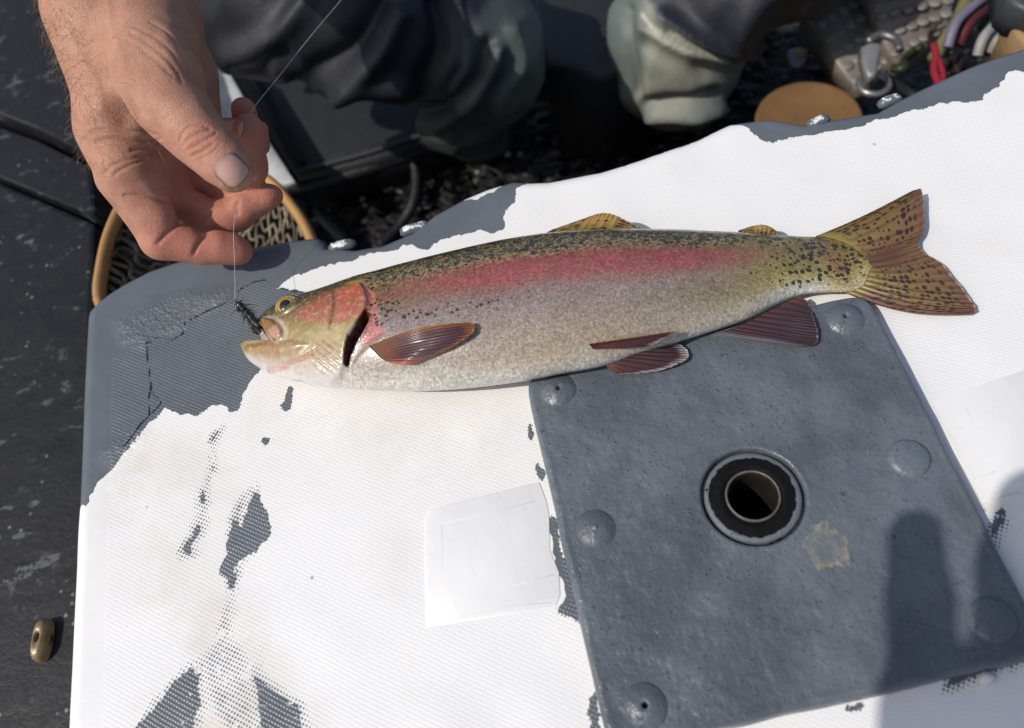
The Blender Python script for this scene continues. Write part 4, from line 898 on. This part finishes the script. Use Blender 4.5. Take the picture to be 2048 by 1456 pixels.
# fine hairs on the wrist and forearm
hm = MB(); g = np.random.default_rng(5); tri = F[:, :3]; ctr_ = V[F].mean(1); nf = N[F[:, 0]]
cu, cvv, cdp = PX(ctr_)
left = (cu < 330) & (cvv < 330) & (cvv > -260)
wgt = np.where(left, np.where(cu < np.interp(cvv, [-260, 0, 120, 250, 330], [95, 125, 160, 190, 205]) + 18, 1.0, .05), 0) + np.where(np.hypot(cu - 240, cvv - 225) < 34, .9, 0)
ids = g.choice(len(ctr_), 900, p=wgt / wgt.sum(), replace=False)
for i in ids:
    p0 = ctr_[i]; nn = nf[i]; dirv = Q(260, 300, .44) - Q(180, 0, .44); dirv = dirv / np.linalg.norm(dirv)
    L = g.uniform(.005, .012) * (0.6 if np.hypot(cu[i] - 240, cvv[i] - 225) < 34 else 1); d = dirv * g.uniform(.3, .9) + nn * g.uniform(.15, .8) + g.normal(0, .35, 3); d -= nn * min(0, d @ nn) ; d /= np.linalg.norm(d)
    b = g.normal(0, .3, 3)
    hm.tube([p0 - nn * .0002, p0 + d * L * .4 + nn * L * .06, p0 + d * L * .75 + b * L * .1, p0 + d * L + b * L * .25 - nn * L * .1], [.00008, .00007, .00006, .00003], 3, False)
def hair_mat():
    n = NT('arm_hair'); return n.set(Base_Color=n.mix(n.noise(n.co(), 80, 2), (0.16, 0.085, 0.04), (0.42, 0.27, 0.15)), Roughness=.4)
hm.build('arm_hair', hair_mat(), arm, kind='stuff')

# ---- wader legs
HD = 0.0
def cloth_mat(name, cols, fine=1.0):
    n = NT(name); o = n.co(); t_ = n.at('tint', 'Color'); a = n.noise(o, 22, 5); b = n.noise(o, 900, 2)
    k = n('ADD', .72, n('MULTIPLY', a, .56)); c = n.mix(1.0, t_, k, 'MULTIPLY')
    c = n.mix(n('MULTIPLY', n.step(n.noise(o, 45, 5, .7), .58, .75), .25), c, (0.10, 0.09, 0.065))
    return n.set(Base_Color=c, Roughness=.55, Specular_IOR_Level=.4, Normal=n.bump(n('ADD', n('MULTIPLY', b, .25), n.noise(o, 60, 4)), .0012))
CLOTH = cloth_mat('wader_fabric', None)
def leg(name, limbs, lo, hi, colf, folds, hv=.0036, k=.03):
    Fl = Field(lo, hi, hv); D = np.full(Fl.n, .06, np.float32)
    for c in limbs: Fl.limb(D, *chain(*c), k=k, mg=.06)
    V, F = surface_nets(D, Fl.o, hv); V = relax(V, F, 2, .5); N = vnormals(V, F); a, b, dp = PX(V)
    d = .006 * vnoise(V, 16, 51) + .003 * vnoise(V, 38, 52) + .007 * (1 - np.abs(vnoise(V * np.array([1, 1.6, .7]), 21, 53)) * 2) * .5
    for ln, amp, w in folds:
        s = spline(ln, 20); q = line_dist(a, b, [tuple(x) for x in s]); d = d + amp * np.exp(-(q / w) ** 2)
    V = V + N * d[:, None]
    me = mesh_np(name, V, F); attr(me, 'tint', colf(a, b, V)); return obj(name, me, CLOTH, person)
NAVY = lin(38, 40, 48); GREYW = lin(100, 108, 104); GREYD = lin(70, 77, 76); GREY_LIT = lin(132, 133, 120)
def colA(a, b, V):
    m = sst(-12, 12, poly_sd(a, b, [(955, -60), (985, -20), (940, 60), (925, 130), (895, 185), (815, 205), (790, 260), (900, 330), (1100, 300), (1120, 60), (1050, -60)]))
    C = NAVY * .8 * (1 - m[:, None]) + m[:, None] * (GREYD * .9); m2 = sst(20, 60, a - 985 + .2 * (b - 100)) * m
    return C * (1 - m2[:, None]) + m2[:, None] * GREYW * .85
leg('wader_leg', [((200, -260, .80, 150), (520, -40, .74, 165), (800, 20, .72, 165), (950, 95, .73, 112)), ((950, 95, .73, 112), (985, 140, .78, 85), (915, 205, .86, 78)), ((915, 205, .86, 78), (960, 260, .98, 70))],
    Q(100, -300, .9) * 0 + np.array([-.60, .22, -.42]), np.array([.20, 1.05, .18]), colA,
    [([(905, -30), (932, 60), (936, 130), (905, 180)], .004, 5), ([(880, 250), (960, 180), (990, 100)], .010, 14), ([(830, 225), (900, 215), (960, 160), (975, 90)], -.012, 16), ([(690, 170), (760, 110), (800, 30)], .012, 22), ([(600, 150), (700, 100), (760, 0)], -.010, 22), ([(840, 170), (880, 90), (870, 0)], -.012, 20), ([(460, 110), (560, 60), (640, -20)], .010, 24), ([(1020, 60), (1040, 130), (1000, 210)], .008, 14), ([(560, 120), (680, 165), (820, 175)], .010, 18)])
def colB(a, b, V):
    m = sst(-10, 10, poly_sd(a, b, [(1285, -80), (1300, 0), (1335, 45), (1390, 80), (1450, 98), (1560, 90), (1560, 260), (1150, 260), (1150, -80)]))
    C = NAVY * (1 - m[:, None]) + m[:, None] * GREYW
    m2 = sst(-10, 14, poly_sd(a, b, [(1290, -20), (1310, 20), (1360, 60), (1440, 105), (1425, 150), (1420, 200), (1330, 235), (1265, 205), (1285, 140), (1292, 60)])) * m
    C = C * (1 - m2[:, None]) + m2[:, None] * GREY_LIT  # sunlit side of the leg, painted in as paler grey
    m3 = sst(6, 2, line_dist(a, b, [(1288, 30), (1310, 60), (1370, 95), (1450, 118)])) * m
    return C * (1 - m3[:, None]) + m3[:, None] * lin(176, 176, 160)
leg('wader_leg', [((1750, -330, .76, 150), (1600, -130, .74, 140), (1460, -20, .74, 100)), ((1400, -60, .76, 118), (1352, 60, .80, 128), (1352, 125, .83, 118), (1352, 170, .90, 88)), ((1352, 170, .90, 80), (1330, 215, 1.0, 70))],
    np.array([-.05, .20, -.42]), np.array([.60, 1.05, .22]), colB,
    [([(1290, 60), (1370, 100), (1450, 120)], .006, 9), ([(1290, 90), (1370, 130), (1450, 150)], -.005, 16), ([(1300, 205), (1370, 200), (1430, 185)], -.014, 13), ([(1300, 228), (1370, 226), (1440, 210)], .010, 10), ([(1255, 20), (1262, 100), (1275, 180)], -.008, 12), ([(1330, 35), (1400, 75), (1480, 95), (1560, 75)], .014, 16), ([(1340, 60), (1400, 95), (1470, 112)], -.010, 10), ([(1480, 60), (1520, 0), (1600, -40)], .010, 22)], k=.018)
bootm = simple('boot_rubber', (0.012, 0.012, 0.013), .5, .4, 40, .002)
for nm, js in (('wading_boot', ((1180, 190, .98, 70), (1140, 250, 1.02, 62), (1090, 330, 1.03, 48))), ('wading_boot', ((1330, 215, 1.0, 74), (1290, 280, 1.01, 60), (1255, 345, 1.0, 46)))):
    Fl = Field(np.array([-.15, .25, -.40]), np.array([.35, .85, -.05]), .004); D = np.full(Fl.n, .06, np.float32); Fl.limb(D, *chain(*js), k=.02, mg=.05)
    V_, F_ = surface_nets(D, Fl.o, .004); V_ = relax(V_, F_, 2); N_ = vnormals(V_, F_); V_ += N_ * (.003 * vnoise(V_, 40, 8))[:, None]
    obj(nm, mesh_np(nm, V_, F_), bootm, person)
# ------------------------------------------------------------------ fly in the trout's mouth, and the line
blackf = simple('fly_black', (0.006, 0.006, 0.007), .45, .3, 300, .0003, .6)
hookm = simple('hook_steel', (0.10, 0.095, 0.09), .3, .2, 200, .0001, .5, 1.0)
fly = thing('fishing_fly', 'small black woolly fishing fly hooked in the open mouth of the trout', 'fishing fly')
a = P(474, 604, .024); b = P(521, 657, .021); ax = (b - a) / np.linalg.norm(b - a); L = np.linalg.norm(b - a)
bp = [a + ax * L * t_ for t_ in np.linspace(0, 1, 16)]
MB().tube(bp, [.0006, .0014, .0017, .0015, .0018, .0016, .0019, .0017, .0020, .0018, .0021, .0018, .0020, .0017, .0014, .0006], 10).build('fly_body', blackf, fly)
g = np.random.default_rng(9); hk = MB(); p1_ = np.cross(ax, [0, 0, 1.0]); p1_ /= np.linalg.norm(p1_); p2_ = np.cross(ax, p1_)
for i in range(340):
    t_ = g.uniform(.02, 1); th_ = g.uniform(0, 2 * math.pi); d = math.cos(th_) * p1_ + math.sin(th_) * p2_ + ax * g.uniform(-.2, .7); d /= np.linalg.norm(d)
    l_ = g.uniform(.0018, .0042) if g.random() < .85 else g.uniform(.005, .009); s = a + ax * L * t_
    hk.tube([s, s + d * l_ * .6, s + d * l_ + ax * l_ * .2 + np.array([0, 0, -.1 * l_])], [.00022, .00016, .00007], 3, False)
for sgn in (-1, 1):
    hk.tube(spline([a, a - ax * .003 + p1_ * .003 * sgn, a - ax * .006 + p1_ * .007 * sgn, a + p1_ * .010 * sgn - ax * .006], 8), .00012, 4, False)
hk.build('hackle', blackf, fly)
w_ = MB(); w_.tube([a + ax * L * t_ + (.0019 * math.cos(t_ * 40)) * p1_ + (.0019 * math.sin(t_ * 40)) * p2_ for t_ in np.linspace(.08, .9, 60)], .00014, 4, False)
w_.build('wire_rib', simple('silver_wire', (0.55, 0.55, 0.52), .3, .1, 100, 0, .5, 1.0), fly)
MB().tube(spline([a - ax * .002 + p1_ * .0006, a - ax * .0012, a, b, b + ax * .004 + np.array([0, 0, -.001]), b + ax * .007 + np.array([.001, -.004, -.003]), b + ax * .004 + np.array([-.001, -.007, -.003])], 30), .00035, 6).build('hook', hookm, fly)
def line_mat():
    n = NT('monofilament'); return n.set(Base_Color=(0.62, 0.64, 0.66), Roughness=.2, Specular_IOR_Level=.6, Alpha=.75)
ln = thing('fishing_line', 'thin clear fishing line running through the fingers down to the black fly', 'fishing line')
lm_ = line_mat()
MB().tube(spline([a - ax * .002, P(470, 570, .030), Q(469, 520, .452), Q(467, 470, .447), Q(470, 430, .452), Q(480, 400, .458)], 40), .00014, 6, False).build('tippet', lm_, ln)
MB().tube(spline([Q(500, 230, .445), Q(513, 208, .452), Q(560, 150, .47), Q(620, 74, .50), Q(682, 0, .53), Q(780, -120, .58)], 40), .00018, 6, False).build('leader', lm_, ln)

# ------------------------------------------------------------------ dark side deck of the boat, left of the box
def deckside_mat():
    n = NT('scuffed_black_panel'); o = n.co(); a = n.noise(o, 14, 5); b = n.noise(o, 70, 6, .7); s = n.noise(n.scale(o, 40, 110, 40, .5), 1.0, 4)
    c = n.mix(a, (0.005, 0.0053, 0.0068), (0.011, 0.0115, 0.014))
    sc = n('MULTIPLY', n.step(b, .56, .66), n.step(n.noise(o, 16, 3), .46, .60)); c = n.mix(n('MULTIPLY', sc, .75), c, (0.13, 0.135, 0.145))
    sk = n('MULTIPLY', n.step(s, .62, .68), n.step(n.noise(o, 11, 2), .45, .55)); c = n.mix(n('MULTIPLY', sk, .75), c, (0.11, 0.115, 0.125))
    dots = n('MULTIPLY', n.step(n.voro(o, 120), .20, .10), n.step(n.noise(o, 24, 3), .54, .62)); c = n.mix(n('MULTIPLY', dots, .8), c, (0.20, 0.20, 0.20))
    return n.set(Base_Color=c, Roughness=n.step(b, .3, .7, .42, .65), Specular_IOR_Level=.35, Normal=n.bump(n('ADD', b, a), .001))
SIDE = deckside_mat()
side = obj('boat_side_deck', None, None, kind='structure')
ZS = -.10
def panel(px, z0=ZS, th=.05, bev=.004, name='deck_panel'):
    MB().prism(np.array([P(a, b, z0) for a, b in px]), th, bev).build(name, SIDE, side, smooth=False)
panel([(-500, -420), (60, -420), (178, 310), (166, 306), (140, 290), (80, 258), (0, 228), (-500, 60)], ZS + .012)
panel([(-500, 85), (0, 250), (80, 282), (140, 313), (175, 330), (184, 345), (190, 432), (0, 354), (-500, 150)], ZS)
panel([(-500, 160), (0, 364), (188, 446), (186, 640), (260, 2000), (-500, 2000)], ZS - .004)
cle = thing('deck_fitting', 'small oblong tan metal fitting with a hole on the black deck', 'fitting')
brass = simple('tan_brass', (0.26, 0.195, 0.105), .38, .35, 120, .0006, .5, .3)
c0 = P(92, 1238, ZS); c1 = P(78, 1324, ZS); mid = (c0 + c1) / 2; dv_ = (c1 - c0); Lf = np.linalg.norm(dv_); ux = dv_ / Lf; uy = np.array([-ux[1], ux[0], 0])
ring_, inn = [], []
for t_ in np.arange(48) / 48 * 2 * math.pi:
    rx, ry = Lf / 2, .0042; pw = 2.0 / 3.2; cx_, sy_ = math.cos(t_), math.sin(t_)
    ring_.append((rx * np.sign(cx_) * abs(cx_) ** pw, ry * np.sign(sy_) * abs(sy_) ** pw)); inn.append((.0028 * cx_ - .001, .0017 * sy_))
ring_, inn = np.array(ring_), np.array(inn); rows = []
for k, z in ((1, -.004), (1, .004), (.93, .0075), (.78, .0095), (.55, .0103)): rows.append(np.c_[ring_ * k, np.full(48, z)])
for k, z in ((1.15, .0100), (1.0, .0088), (.95, .001)): rows.append(np.c_[inn * k, np.full(48, z)])
VV_ = np.vstack(rows); ii = np.arange(8 * 48).reshape(8, 48); FF = np.stack([ii[:-1], np.roll(ii[:-1], -1, 1), np.roll(ii[1:], -1, 1), ii[1:]], -1).reshape(-1, 4)
WVV = mid + VV_[:, :1] * ux + VV_[:, 1:2] * uy + VV_[:, 2:] * np.array([0, 0, 1.0]) - np.array([0, 0, .004])
obj('fitting_body', mesh_np('fitting_body', WVV, FF), brass, cle)
MB().lathe([(.0058, .0), (.0001, .0)], 24, c=(mid[0], mid[1], mid[2] - .0015)).build('fitting_hole', dark, cle)

# ------------------------------------------------------------------ landing net under the hand
wood = None
def wood_mat():
    n = NT('net_wood'); o = n.co(); a = n.noise(n.scale(o, 60, 60, 300), 1.0, 4)
    return n.set(Base_Color=n.mix(a, (0.34, 0.17, 0.055), (0.52, 0.30, 0.11)), Roughness=.35, Coat_Weight=.4, Coat_Roughness=.2, Normal=n.bump(a, .0004))
net = thing('landing_net', 'landing net with pale wooden hoop lying behind the box under the hand', 'landing net')
ZN = -.085
hp = np.array([P(a, b, ZN) for a, b in ((200, 600), (201, 560), (220, 470), (262, 390), (330, 330), (420, 308), (528, 356), (582, 410), (622, 476), (640, 560), (600, 700), (420, 800), (260, 740), (200, 600))])
NP = spline(hp, 140); nc = NP.mean(0)[:2]; hpoly = [tuple(p[:2]) for p in NP[::2]]
mr = MB(); mr.tube(NP, .0044, 10, False, 1.5); mr.build('hoop', wood_mat(), net)
nr0 = .16
def netm_():
    n = NT('net_cord'); o = n.co(); a = n.noise(o, 50, 4)
    return n.set(Base_Color=n.mix(n.step(a, .4, .65), (0.07, 0.052, 0.03), (0.25, 0.21, 0.145)), Roughness=.5)
nm = MB(); stp = .0115
def sag(x, y):
    r_ = min(math.hypot(x, y) / nr0, 1); return ZN - .002 - .085 * (1 - r_ ** 2) + .006 * math.sin(60 * x) * math.cos(50 * y)
for k in range(-22, 23):
    for ang in (.6, .6 + math.pi / 2):
        off = k * stp; sg_ = np.linspace(-.25, .25, 110); o2 = off + .0042 * np.sin(sg_ / stp * math.pi + k * math.pi)
        x = nc[0] + sg_ * math.cos(ang) - o2 * math.sin(ang); y = nc[1] + sg_ * math.sin(ang) + o2 * math.cos(ang)
        sd = poly_sd(x, y, hpoly); pts = [(a_, b_, ZN - .002 - .075 * (1 - math.exp(-max(c_, 0) / .035))) for a_, b_, c_ in zip(x, y, sd) if c_ > -.001]
        if len(pts) > 4: nm.tube(pts, .0017, 5, False)
nm.build('netting', netm_(), net, kind='stuff')
MB().tube(spline([NP[54] + np.array([0, -.004, 0]), NP[54] + np.array([-.005, .03, .0]), NP[54] + np.array([-.02, .12, .0])], 12), [.007, .010, .012, .012, .012, .012, .012, .012, .012, .013, .014, .012], 12).build('handle', bpy.data.materials['net_wood'], net)

# ------------------------------------------------------------------ black gear bag behind the box
bagm = simple('black_nylon', (0.014, 0.015, 0.018), .55, .3, 60, .0012, .4)
bag = thing('gear_bag', 'black flat topped gear bag with raised seams behind the box', 'bag')
ZB = -.275
bt = np.array([P(a, b, ZB) for a, b in ((428, 95), (520, 235), (592, 352), (760, 312), (935, 252), (985, 130), (960, -60), (640, -80))])
MB().prism(bt, .06, .010).build('bag_body', bagm, bag)
sm_ = MB().tube(spline([P(a, b, ZB + .002) for a, b in ((598, 343), (760, 298), (925, 240))], 30), .0032, 8); sm_.build('seam', simple('seam_tape', (0.035, 0.037, 0.042), .5), bag)
sm_ = MB().tube(spline([P(a, b, ZB + .001) for a, b in ((490, 110), (545, 215), (606, 330))], 30), .004, 8); sm_.build('seam', simple('seam_black', (0.004, 0.004, 0.005), .8), bag)
wb_ = thing('white_board', 'pale grey board edge showing between the hand and the gear bag', 'board')
MB().prism(np.array([P(a, b, -.22) for a, b in ((425, 130), (455, 140), (530, 270), (590, 365), (560, 366), (470, 300), (420, 220))]), .012, .002).build('board', simple('board_white', (0.55, 0.56, 0.56), .5, .5, 25, .001), wb_)
og = thing('orange_knob', 'small orange knob half hidden behind the wrist', 'knob')
q = P(398, 92, -.16); MB().blob(q, (.011, .011, .010), 16, 10, .1).build('knob', simple('orange_plastic', (0.40, 0.13, 0.025), .4), og)

# ------------------------------------------------------------------ clutter on the floor
cord = simple('black_cord', (0.013, 0.013, 0.015), .45, .3, 120, .001, .5)
ZC = ZF + .012
def rope(name, label, pts, r, mat, z=ZC, grp=None):
    o = MB().tube(spline([P(a, b, z + (d if d else 0)) for a, b, d in pts], 70), r, 8).build(name, mat, None, label=label, category='cord')
    if grp: o['group'] = grp
rope('looped_rope', 'black cord looping on the floor beside the gear bag', [(560, 395, .02), (660, 360, .02), (760, 310, .03), (812, 300, .03), (832, 340, .02), (828, 400, .01), (800, 450, 0), (760, 490, 0)], .0065, cord)
rope('black_strap', 'black strap lying along the lower edge of the gear bag', [(560, 385, .02), (650, 365, .02), (760, 328, .02), (880, 285, .02), (960, 250, .0)], .008, cord, ZC + .015)
rope('black_hose', 'grey black hose end on the floor above the box lip', [(640, 425, .0), (650, 440, .01), (680, 470, .01), (705, 500, .0)], .008, simple('hose', (0.03, 0.031, 0.035), .4), ZC)
g = np.random.default_rng(31)
pebble_cols = [(0.30, 0.28, 0.24), (0.36, 0.30, 0.25), (0.24, 0.24, 0.24), (0.42, 0.40, 0.36)]
pm = [simple('pebble_%d' % i, c, .55, .3, 120, .001) for i, c in enumerate(pebble_cols)]
peb = [(725, 398, 6, 0), (731, 441, 7, 3), (802, 369, 8, 0), (881, 344, 7, 2), (1016, 309, 7, 3), (1040, 308, 6, 0), (1294, 255, 6, 0), (1318, 262, 9, 1), (1310, 300, 6, 0), (1296, 268, 6, 3), (1308, 240, 5, 2), (1295, 292, 5, 2), (1322, 292, 4, 1), (1395, 262, 5, 1), (655, 422, 6, 2), (672, 440, 5, 2), (640, 392, 5, 0), (770, 455, 5, 2), (850, 394, 6, 0), (955, 345, 5, 2)]
for i, (a, b, r, k) in enumerate(peb):
    q = P(a, b, ZF + .008); rr = r * .85 / FPX
    MB().blob(q, (rr * 1.2, rr, rr * .8), 10, 7, .35, 1, i).build('pebble', pm[k], None, label=('small pale pebble in the dark grit behind the box, under the gear bag' if a < 900 else 'small pale pebble in the dark grit between the two wader legs' if a < 1200 else 'small tan pebble below the pale grey wader leg'), category='pebble', group='pebbles on the boat floor')
gm = MB()
for i in range(1500):
    a_, b_ = g.uniform(560, 1720), 0; b_ = g.uniform(60, 470)
    q = P(a_, b_, ZF + g.uniform(.001, .014)); r = g.uniform(.002, .008); gm.blob(q, (r * g.uniform(.7, 2.2), r, r * .6), 6, 4, .5, 1, i)
def grit_mat():
    n = NT('dark_grit'); o = n.co(); w = n.node('ShaderNodeTexWhiteNoise', {'Vector': n.scale(o, 60, 60, 60)}).outputs[0]; a = n.noise(o, 45, 3)
    return n.set(Base_Color=n.mix(n.step(a, .5, .8), (0.005, 0.005, 0.0055), (0.026, 0.024, 0.021)), Roughness=n.step(a, .3, .7, .35, .8), Specular_IOR_Level=.5)
gm.build('floor_grit', grit_mat(), None, smooth=False, kind='stuff', label='dark gravel and litter scattered over the boat floor', category='grit')

bn = thing('bench_block', 'black bench block in the shade between the two wader legs', 'bench')
MB().prism(np.array([P(a, b, -.20) for a, b in ((1040, -120), (1330, -120), (1300, 120), (1200, 150), (1090, 128))]), .13, .01).build('bench', bagm, bn)
lid = thing('round_lid', 'flat round tan lid behind the front lip of the box', 'lid')
q = P(1617, 236, -.24); rl_ = np.linalg.norm(P(1724, 228, -.24) - P(1508, 232, -.24)) / 2
MB().lathe([(rl_ * .98, -.10), (rl_, -.012), (rl_, -.003), (rl_ * .985, 0), (rl_ * .95, .0005), (rl_ * .90, -.0008), (.0005, -.0008)], 72, c=q).build('lid_disc', simple('tan_lid', (0.18, 0.10, 0.042), .5, .15, 40, .0006), lid)

studm = simple('studded_plate', (0.19, 0.165, 0.14), .5, .4, 35, .0015, .4, .2); stud_l = simple('stud_worn', (0.26, 0.24, 0.215), .45, .3, 90, .0008, .5, .3)
def studded(name, label, quad, z, rows_, cols_):
    t_ = thing(name, label, 'tread plate', 'studded tread plates'); pts = np.array([P(a, b, zz) for (a, b), zz in zip(quad, z)])
    MB().prism(pts, .03, .004).build('plate', studm, t_)
    for i in range(rows_):
        for j in range(cols_):
            u_, v_ = (i + .5) / rows_, (j + .5) / cols_
            c = pts[0] * (1 - u_) * (1 - v_) + pts[1] * (1 - u_) * v_ + pts[2] * u_ * v_ + pts[3] * u_ * (1 - v_)
            MB().blob(c, (.0062, .0062, .0016), 12, 6).build('stud', stud_l, t_)
studded('tread_plate', 'grey brown studded metal plate beside the dark trouser leg', [(1604, 18), (1695, -40), (1790, 128), (1712, 178)], [-.22, -.22, -.25, -.25], 6, 4)
studded('tread_plate', 'wider grey brown studded metal plate at the top right', [(1712, -60), (1925, -70), (1895, 62), (1788, 128)], [-.20, -.20, -.24, -.24], 5, 6)
clip = thing('metal_clip', 'pale grey tapered metal clip lying before the studded plate', 'clip')
MB().prism(np.array([P(a, b, -.17) for a, b in ((1722, 92), (1742, 82), (1762, 84), (1760, 120), (1752, 148), (1738, 150), (1724, 118))]), .012, .003).build('clip_blade', simple('grey_metal', (0.26, 0.26, 0.27), .5, .3, 60, .0006, .5, .4), clip)
MB().tube(spline([P(a, b, -.17) for a, b in ((1735, 84), (1760, 70), (1790, 78), (1800, 100))], 16), .004, 8).build('clip_hinge', simple('hinge', (0.16, 0.15, 0.15), .4, .3, 60, .0006, .5, .6), clip)
mk = thing('metal_ring', 'dull metal ring and swivel lying below the pale clip', 'ring')
MB().tube([P(1748, 168, -.2) + .013 * np.array([math.cos(t_), math.sin(t_), .0]) for t_ in np.linspace(0, 2 * math.pi, 28)], .0032, 8, False).build('ring_band', simple('ring_steel', (0.30, 0.29, 0.29), .35, .2, 60, .0005, .5, .7), mk)
rope('red_cord', 'short bright red cord behind the front lip of the box', [(1868, 90, .05), (1872, 115, .05), (1868, 140, .05), (1880, 175, .05)], .0032, simple('red', (0.22, 0.012, 0.022), .6), -.2)
rope('red_cord', 'second red cord strand crossing beside the first', [(1870, 100, .05), (1880, 128, .05), (1886, 150, .05), (1884, 180, .05)], .0025, bpy.data.materials['red'], -.2)
rope('olive_strap', 'olive yellow strap slanting beside the studded plate', [(1868, 118, .03), (1890, 80, .03), (1915, 40, .03), (1940, -20, .03)], .006, simple('olive', (0.16, 0.145, 0.06), .6), -.22)
rope('pale_tube', 'pale lilac tube arching beside the olive strap', [(1895, 95, .03), (1910, 50, .04), (1935, 22, .04), (1975, -10, .04)], .0045, simple('lilac', (0.15, 0.14, 0.19), .4), -.2)
rope('dark_red_tube', 'dark red tube next to the pale lilac tube', [(1915, 90, .03), (1935, 50, .04), (1965, 20, .04), (2000, -20, .04)], .006, simple('maroon', (0.09, 0.015, 0.02), .5), -.21)
rope('white_hose', 'white hose curving beside the green hose', [(1955, 112, .03), (1968, 75, .04), (2000, 42, .04), (2030, 28, .04)], .0045, simple('hose_white', (0.24, 0.24, 0.22), .45), -.2)
rope('white_hose', 'outer white hose curving toward the wooden block', [(1982, 104, .03), (1996, 78, .04), (2020, 58, .04), (2060, 48, .04)], .0040, bpy.data.materials['hose_white'], -.2)
rope('green_hose', 'dark green hose between the white hoses', [(1990, 110, .02), (2010, 82, .03), (2040, 66, .03), (2090, 55, .03)], .008, simple('green', (0.012, 0.055, 0.032), .4), -.215)
rope('green_hose', 'dark green hose above the white hoses', [(1965, 60, .02), (1985, 40, .03), (2015, 25, .03), (2060, 5, .03)], .007, bpy.data.materials['green'], -.215)
g2 = np.random.default_rng(77)
for i in range(10):
    u_, v_ = g2.uniform(1770, 1960), g2.uniform(90, 190); pts = [(u_, v_, g2.uniform(0, .05))]
    for k in range(3): u_ += g2.uniform(-50, 50); v_ += g2.uniform(-35, 35); pts.append((u_, v_, g2.uniform(0, .05)))
    rope('tangled_rope', 'thin dark cord in the tangle between the metal clip and the red cord', pts, g2.uniform(.002, .0045), simple('tangle_%d' % i, (g2.uniform(.01, .06), g2.uniform(.01, .04), g2.uniform(.01, .035)), .5), -.24, 'tangled cords beside the box')
blk = thing('wooden_block', 'tan wooden block end at the top right corner', 'block')
MB().prism(np.array([P(a, b, -.12) for a, b in ((2012, 40), (2026, 8), (2090, 20), (2090, 110), (2050, 85))]), .05, .004).build('block', simple('pale_wood', (0.30, 0.19, 0.095), .6, .3, 40, .001), blk)
bk2 = thing('dark_bracket', 'dark grey bracket above the wooden block', 'bracket')
MB().prism(np.array([P(a, b, -.10) for a, b in ((2000, -60), (2090, -60), (2090, 30), (2030, 6), (2010, -10))]), .03, .004).build('bracket', simple('bracket_grey', (0.05, 0.055, 0.065), .5), bk2)
tg = thing('label_tag', 'small lilac grey tag with a yellow mark on the floor', 'tag')
MB().prism(np.array([P(a, b, -.26) for a, b in ((1576, 98), (1596, 92), (1616, 96), (1612, 118), (1598, 130), (1580, 126))]), .006, .002).build('tag', simple('lilac_tag', (0.24, 0.24, 0.30), .5), tg)
MB().prism(np.array([P(a, b, -.2575) for a, b in ((1591, 100), (1608, 98), (1612, 108), (1594, 110))]), .003, .0006).build('yellow_mark', simple('yellow_mark', (0.42, 0.36, 0.05), .5), tg)

# ------------------------------------------------------------------ photographer's phone and hand, above the frame, shading the plate corner
ph = thing('photographer_hand', 'photographer hand and phone held above the box, shading the corner of the grey plate', 'hand')
sh_ = lambda u_, v_, hh, z=ZP: P(u_, v_, z) + SUN * ((hh - z) / SUN[2])
Fl = Field(np.array([-.46, -.47, .37]), np.array([-.12, -.08, .54]), .003); D = np.full(Fl.n, .05, np.float32)
f1 = [sh_(1830, 1066, .445), sh_(1840, 1200, .447), sh_(1850, 1420, .45)]; f2 = [sh_(2066, 1010, .45), sh_(2064, 1130, .45), sh_(2045, 1420, .455)]
Fl.limb(D, f1, [.0100, .0110, .0125], k=.006); Fl.limb(D, f2, [.0150, .0175, .0190], k=.006)
Fl.limb(D, [f1[2], f2[2]], [.014, .018], k=.012); Fl.limb(D, [f1[2] + np.array([-.01, -.03, .01]), f2[2] + np.array([-.01, -.04, .01])], [.022, .025], k=.015)
Fl.limb(D, [f1[2] + np.array([0, -.02, .01]), f1[2] + np.array([-.03, -.09, .015])], [.024, .028], k=.02)
V_, F_ = surface_nets(D, Fl.o, .003); V_ = relax(V_, F_, 2); me = mesh_np('hand', V_, F_); attr(me, 'pink', np.full(len(V_), .2)); attr(me, 'tan', np.full(len(V_), .4))
obj('hand', me, SKIN, ph)
cb_ = CAM - ROT[2] * .004; rr_, dd_ = ROT[0], ROT[1]
pc = [cb_ + rr_ * x_ + dd_ * y_ - ROT[2] * z_ for z_ in (0, .009) for x_, y_ in ((-.022, -.018), (.135, -.018), (.135, .056), (-.022, .056))]
obj('phone', mesh_np('phone', pc, [[0, 1, 2, 3], [7, 6, 5, 4], [0, 4, 5, 1], [1, 5, 6, 2], [2, 6, 7, 3], [3, 7, 4, 0]], False), simple('phone_glass', (0.02, 0.02, 0.022), .3), ph)
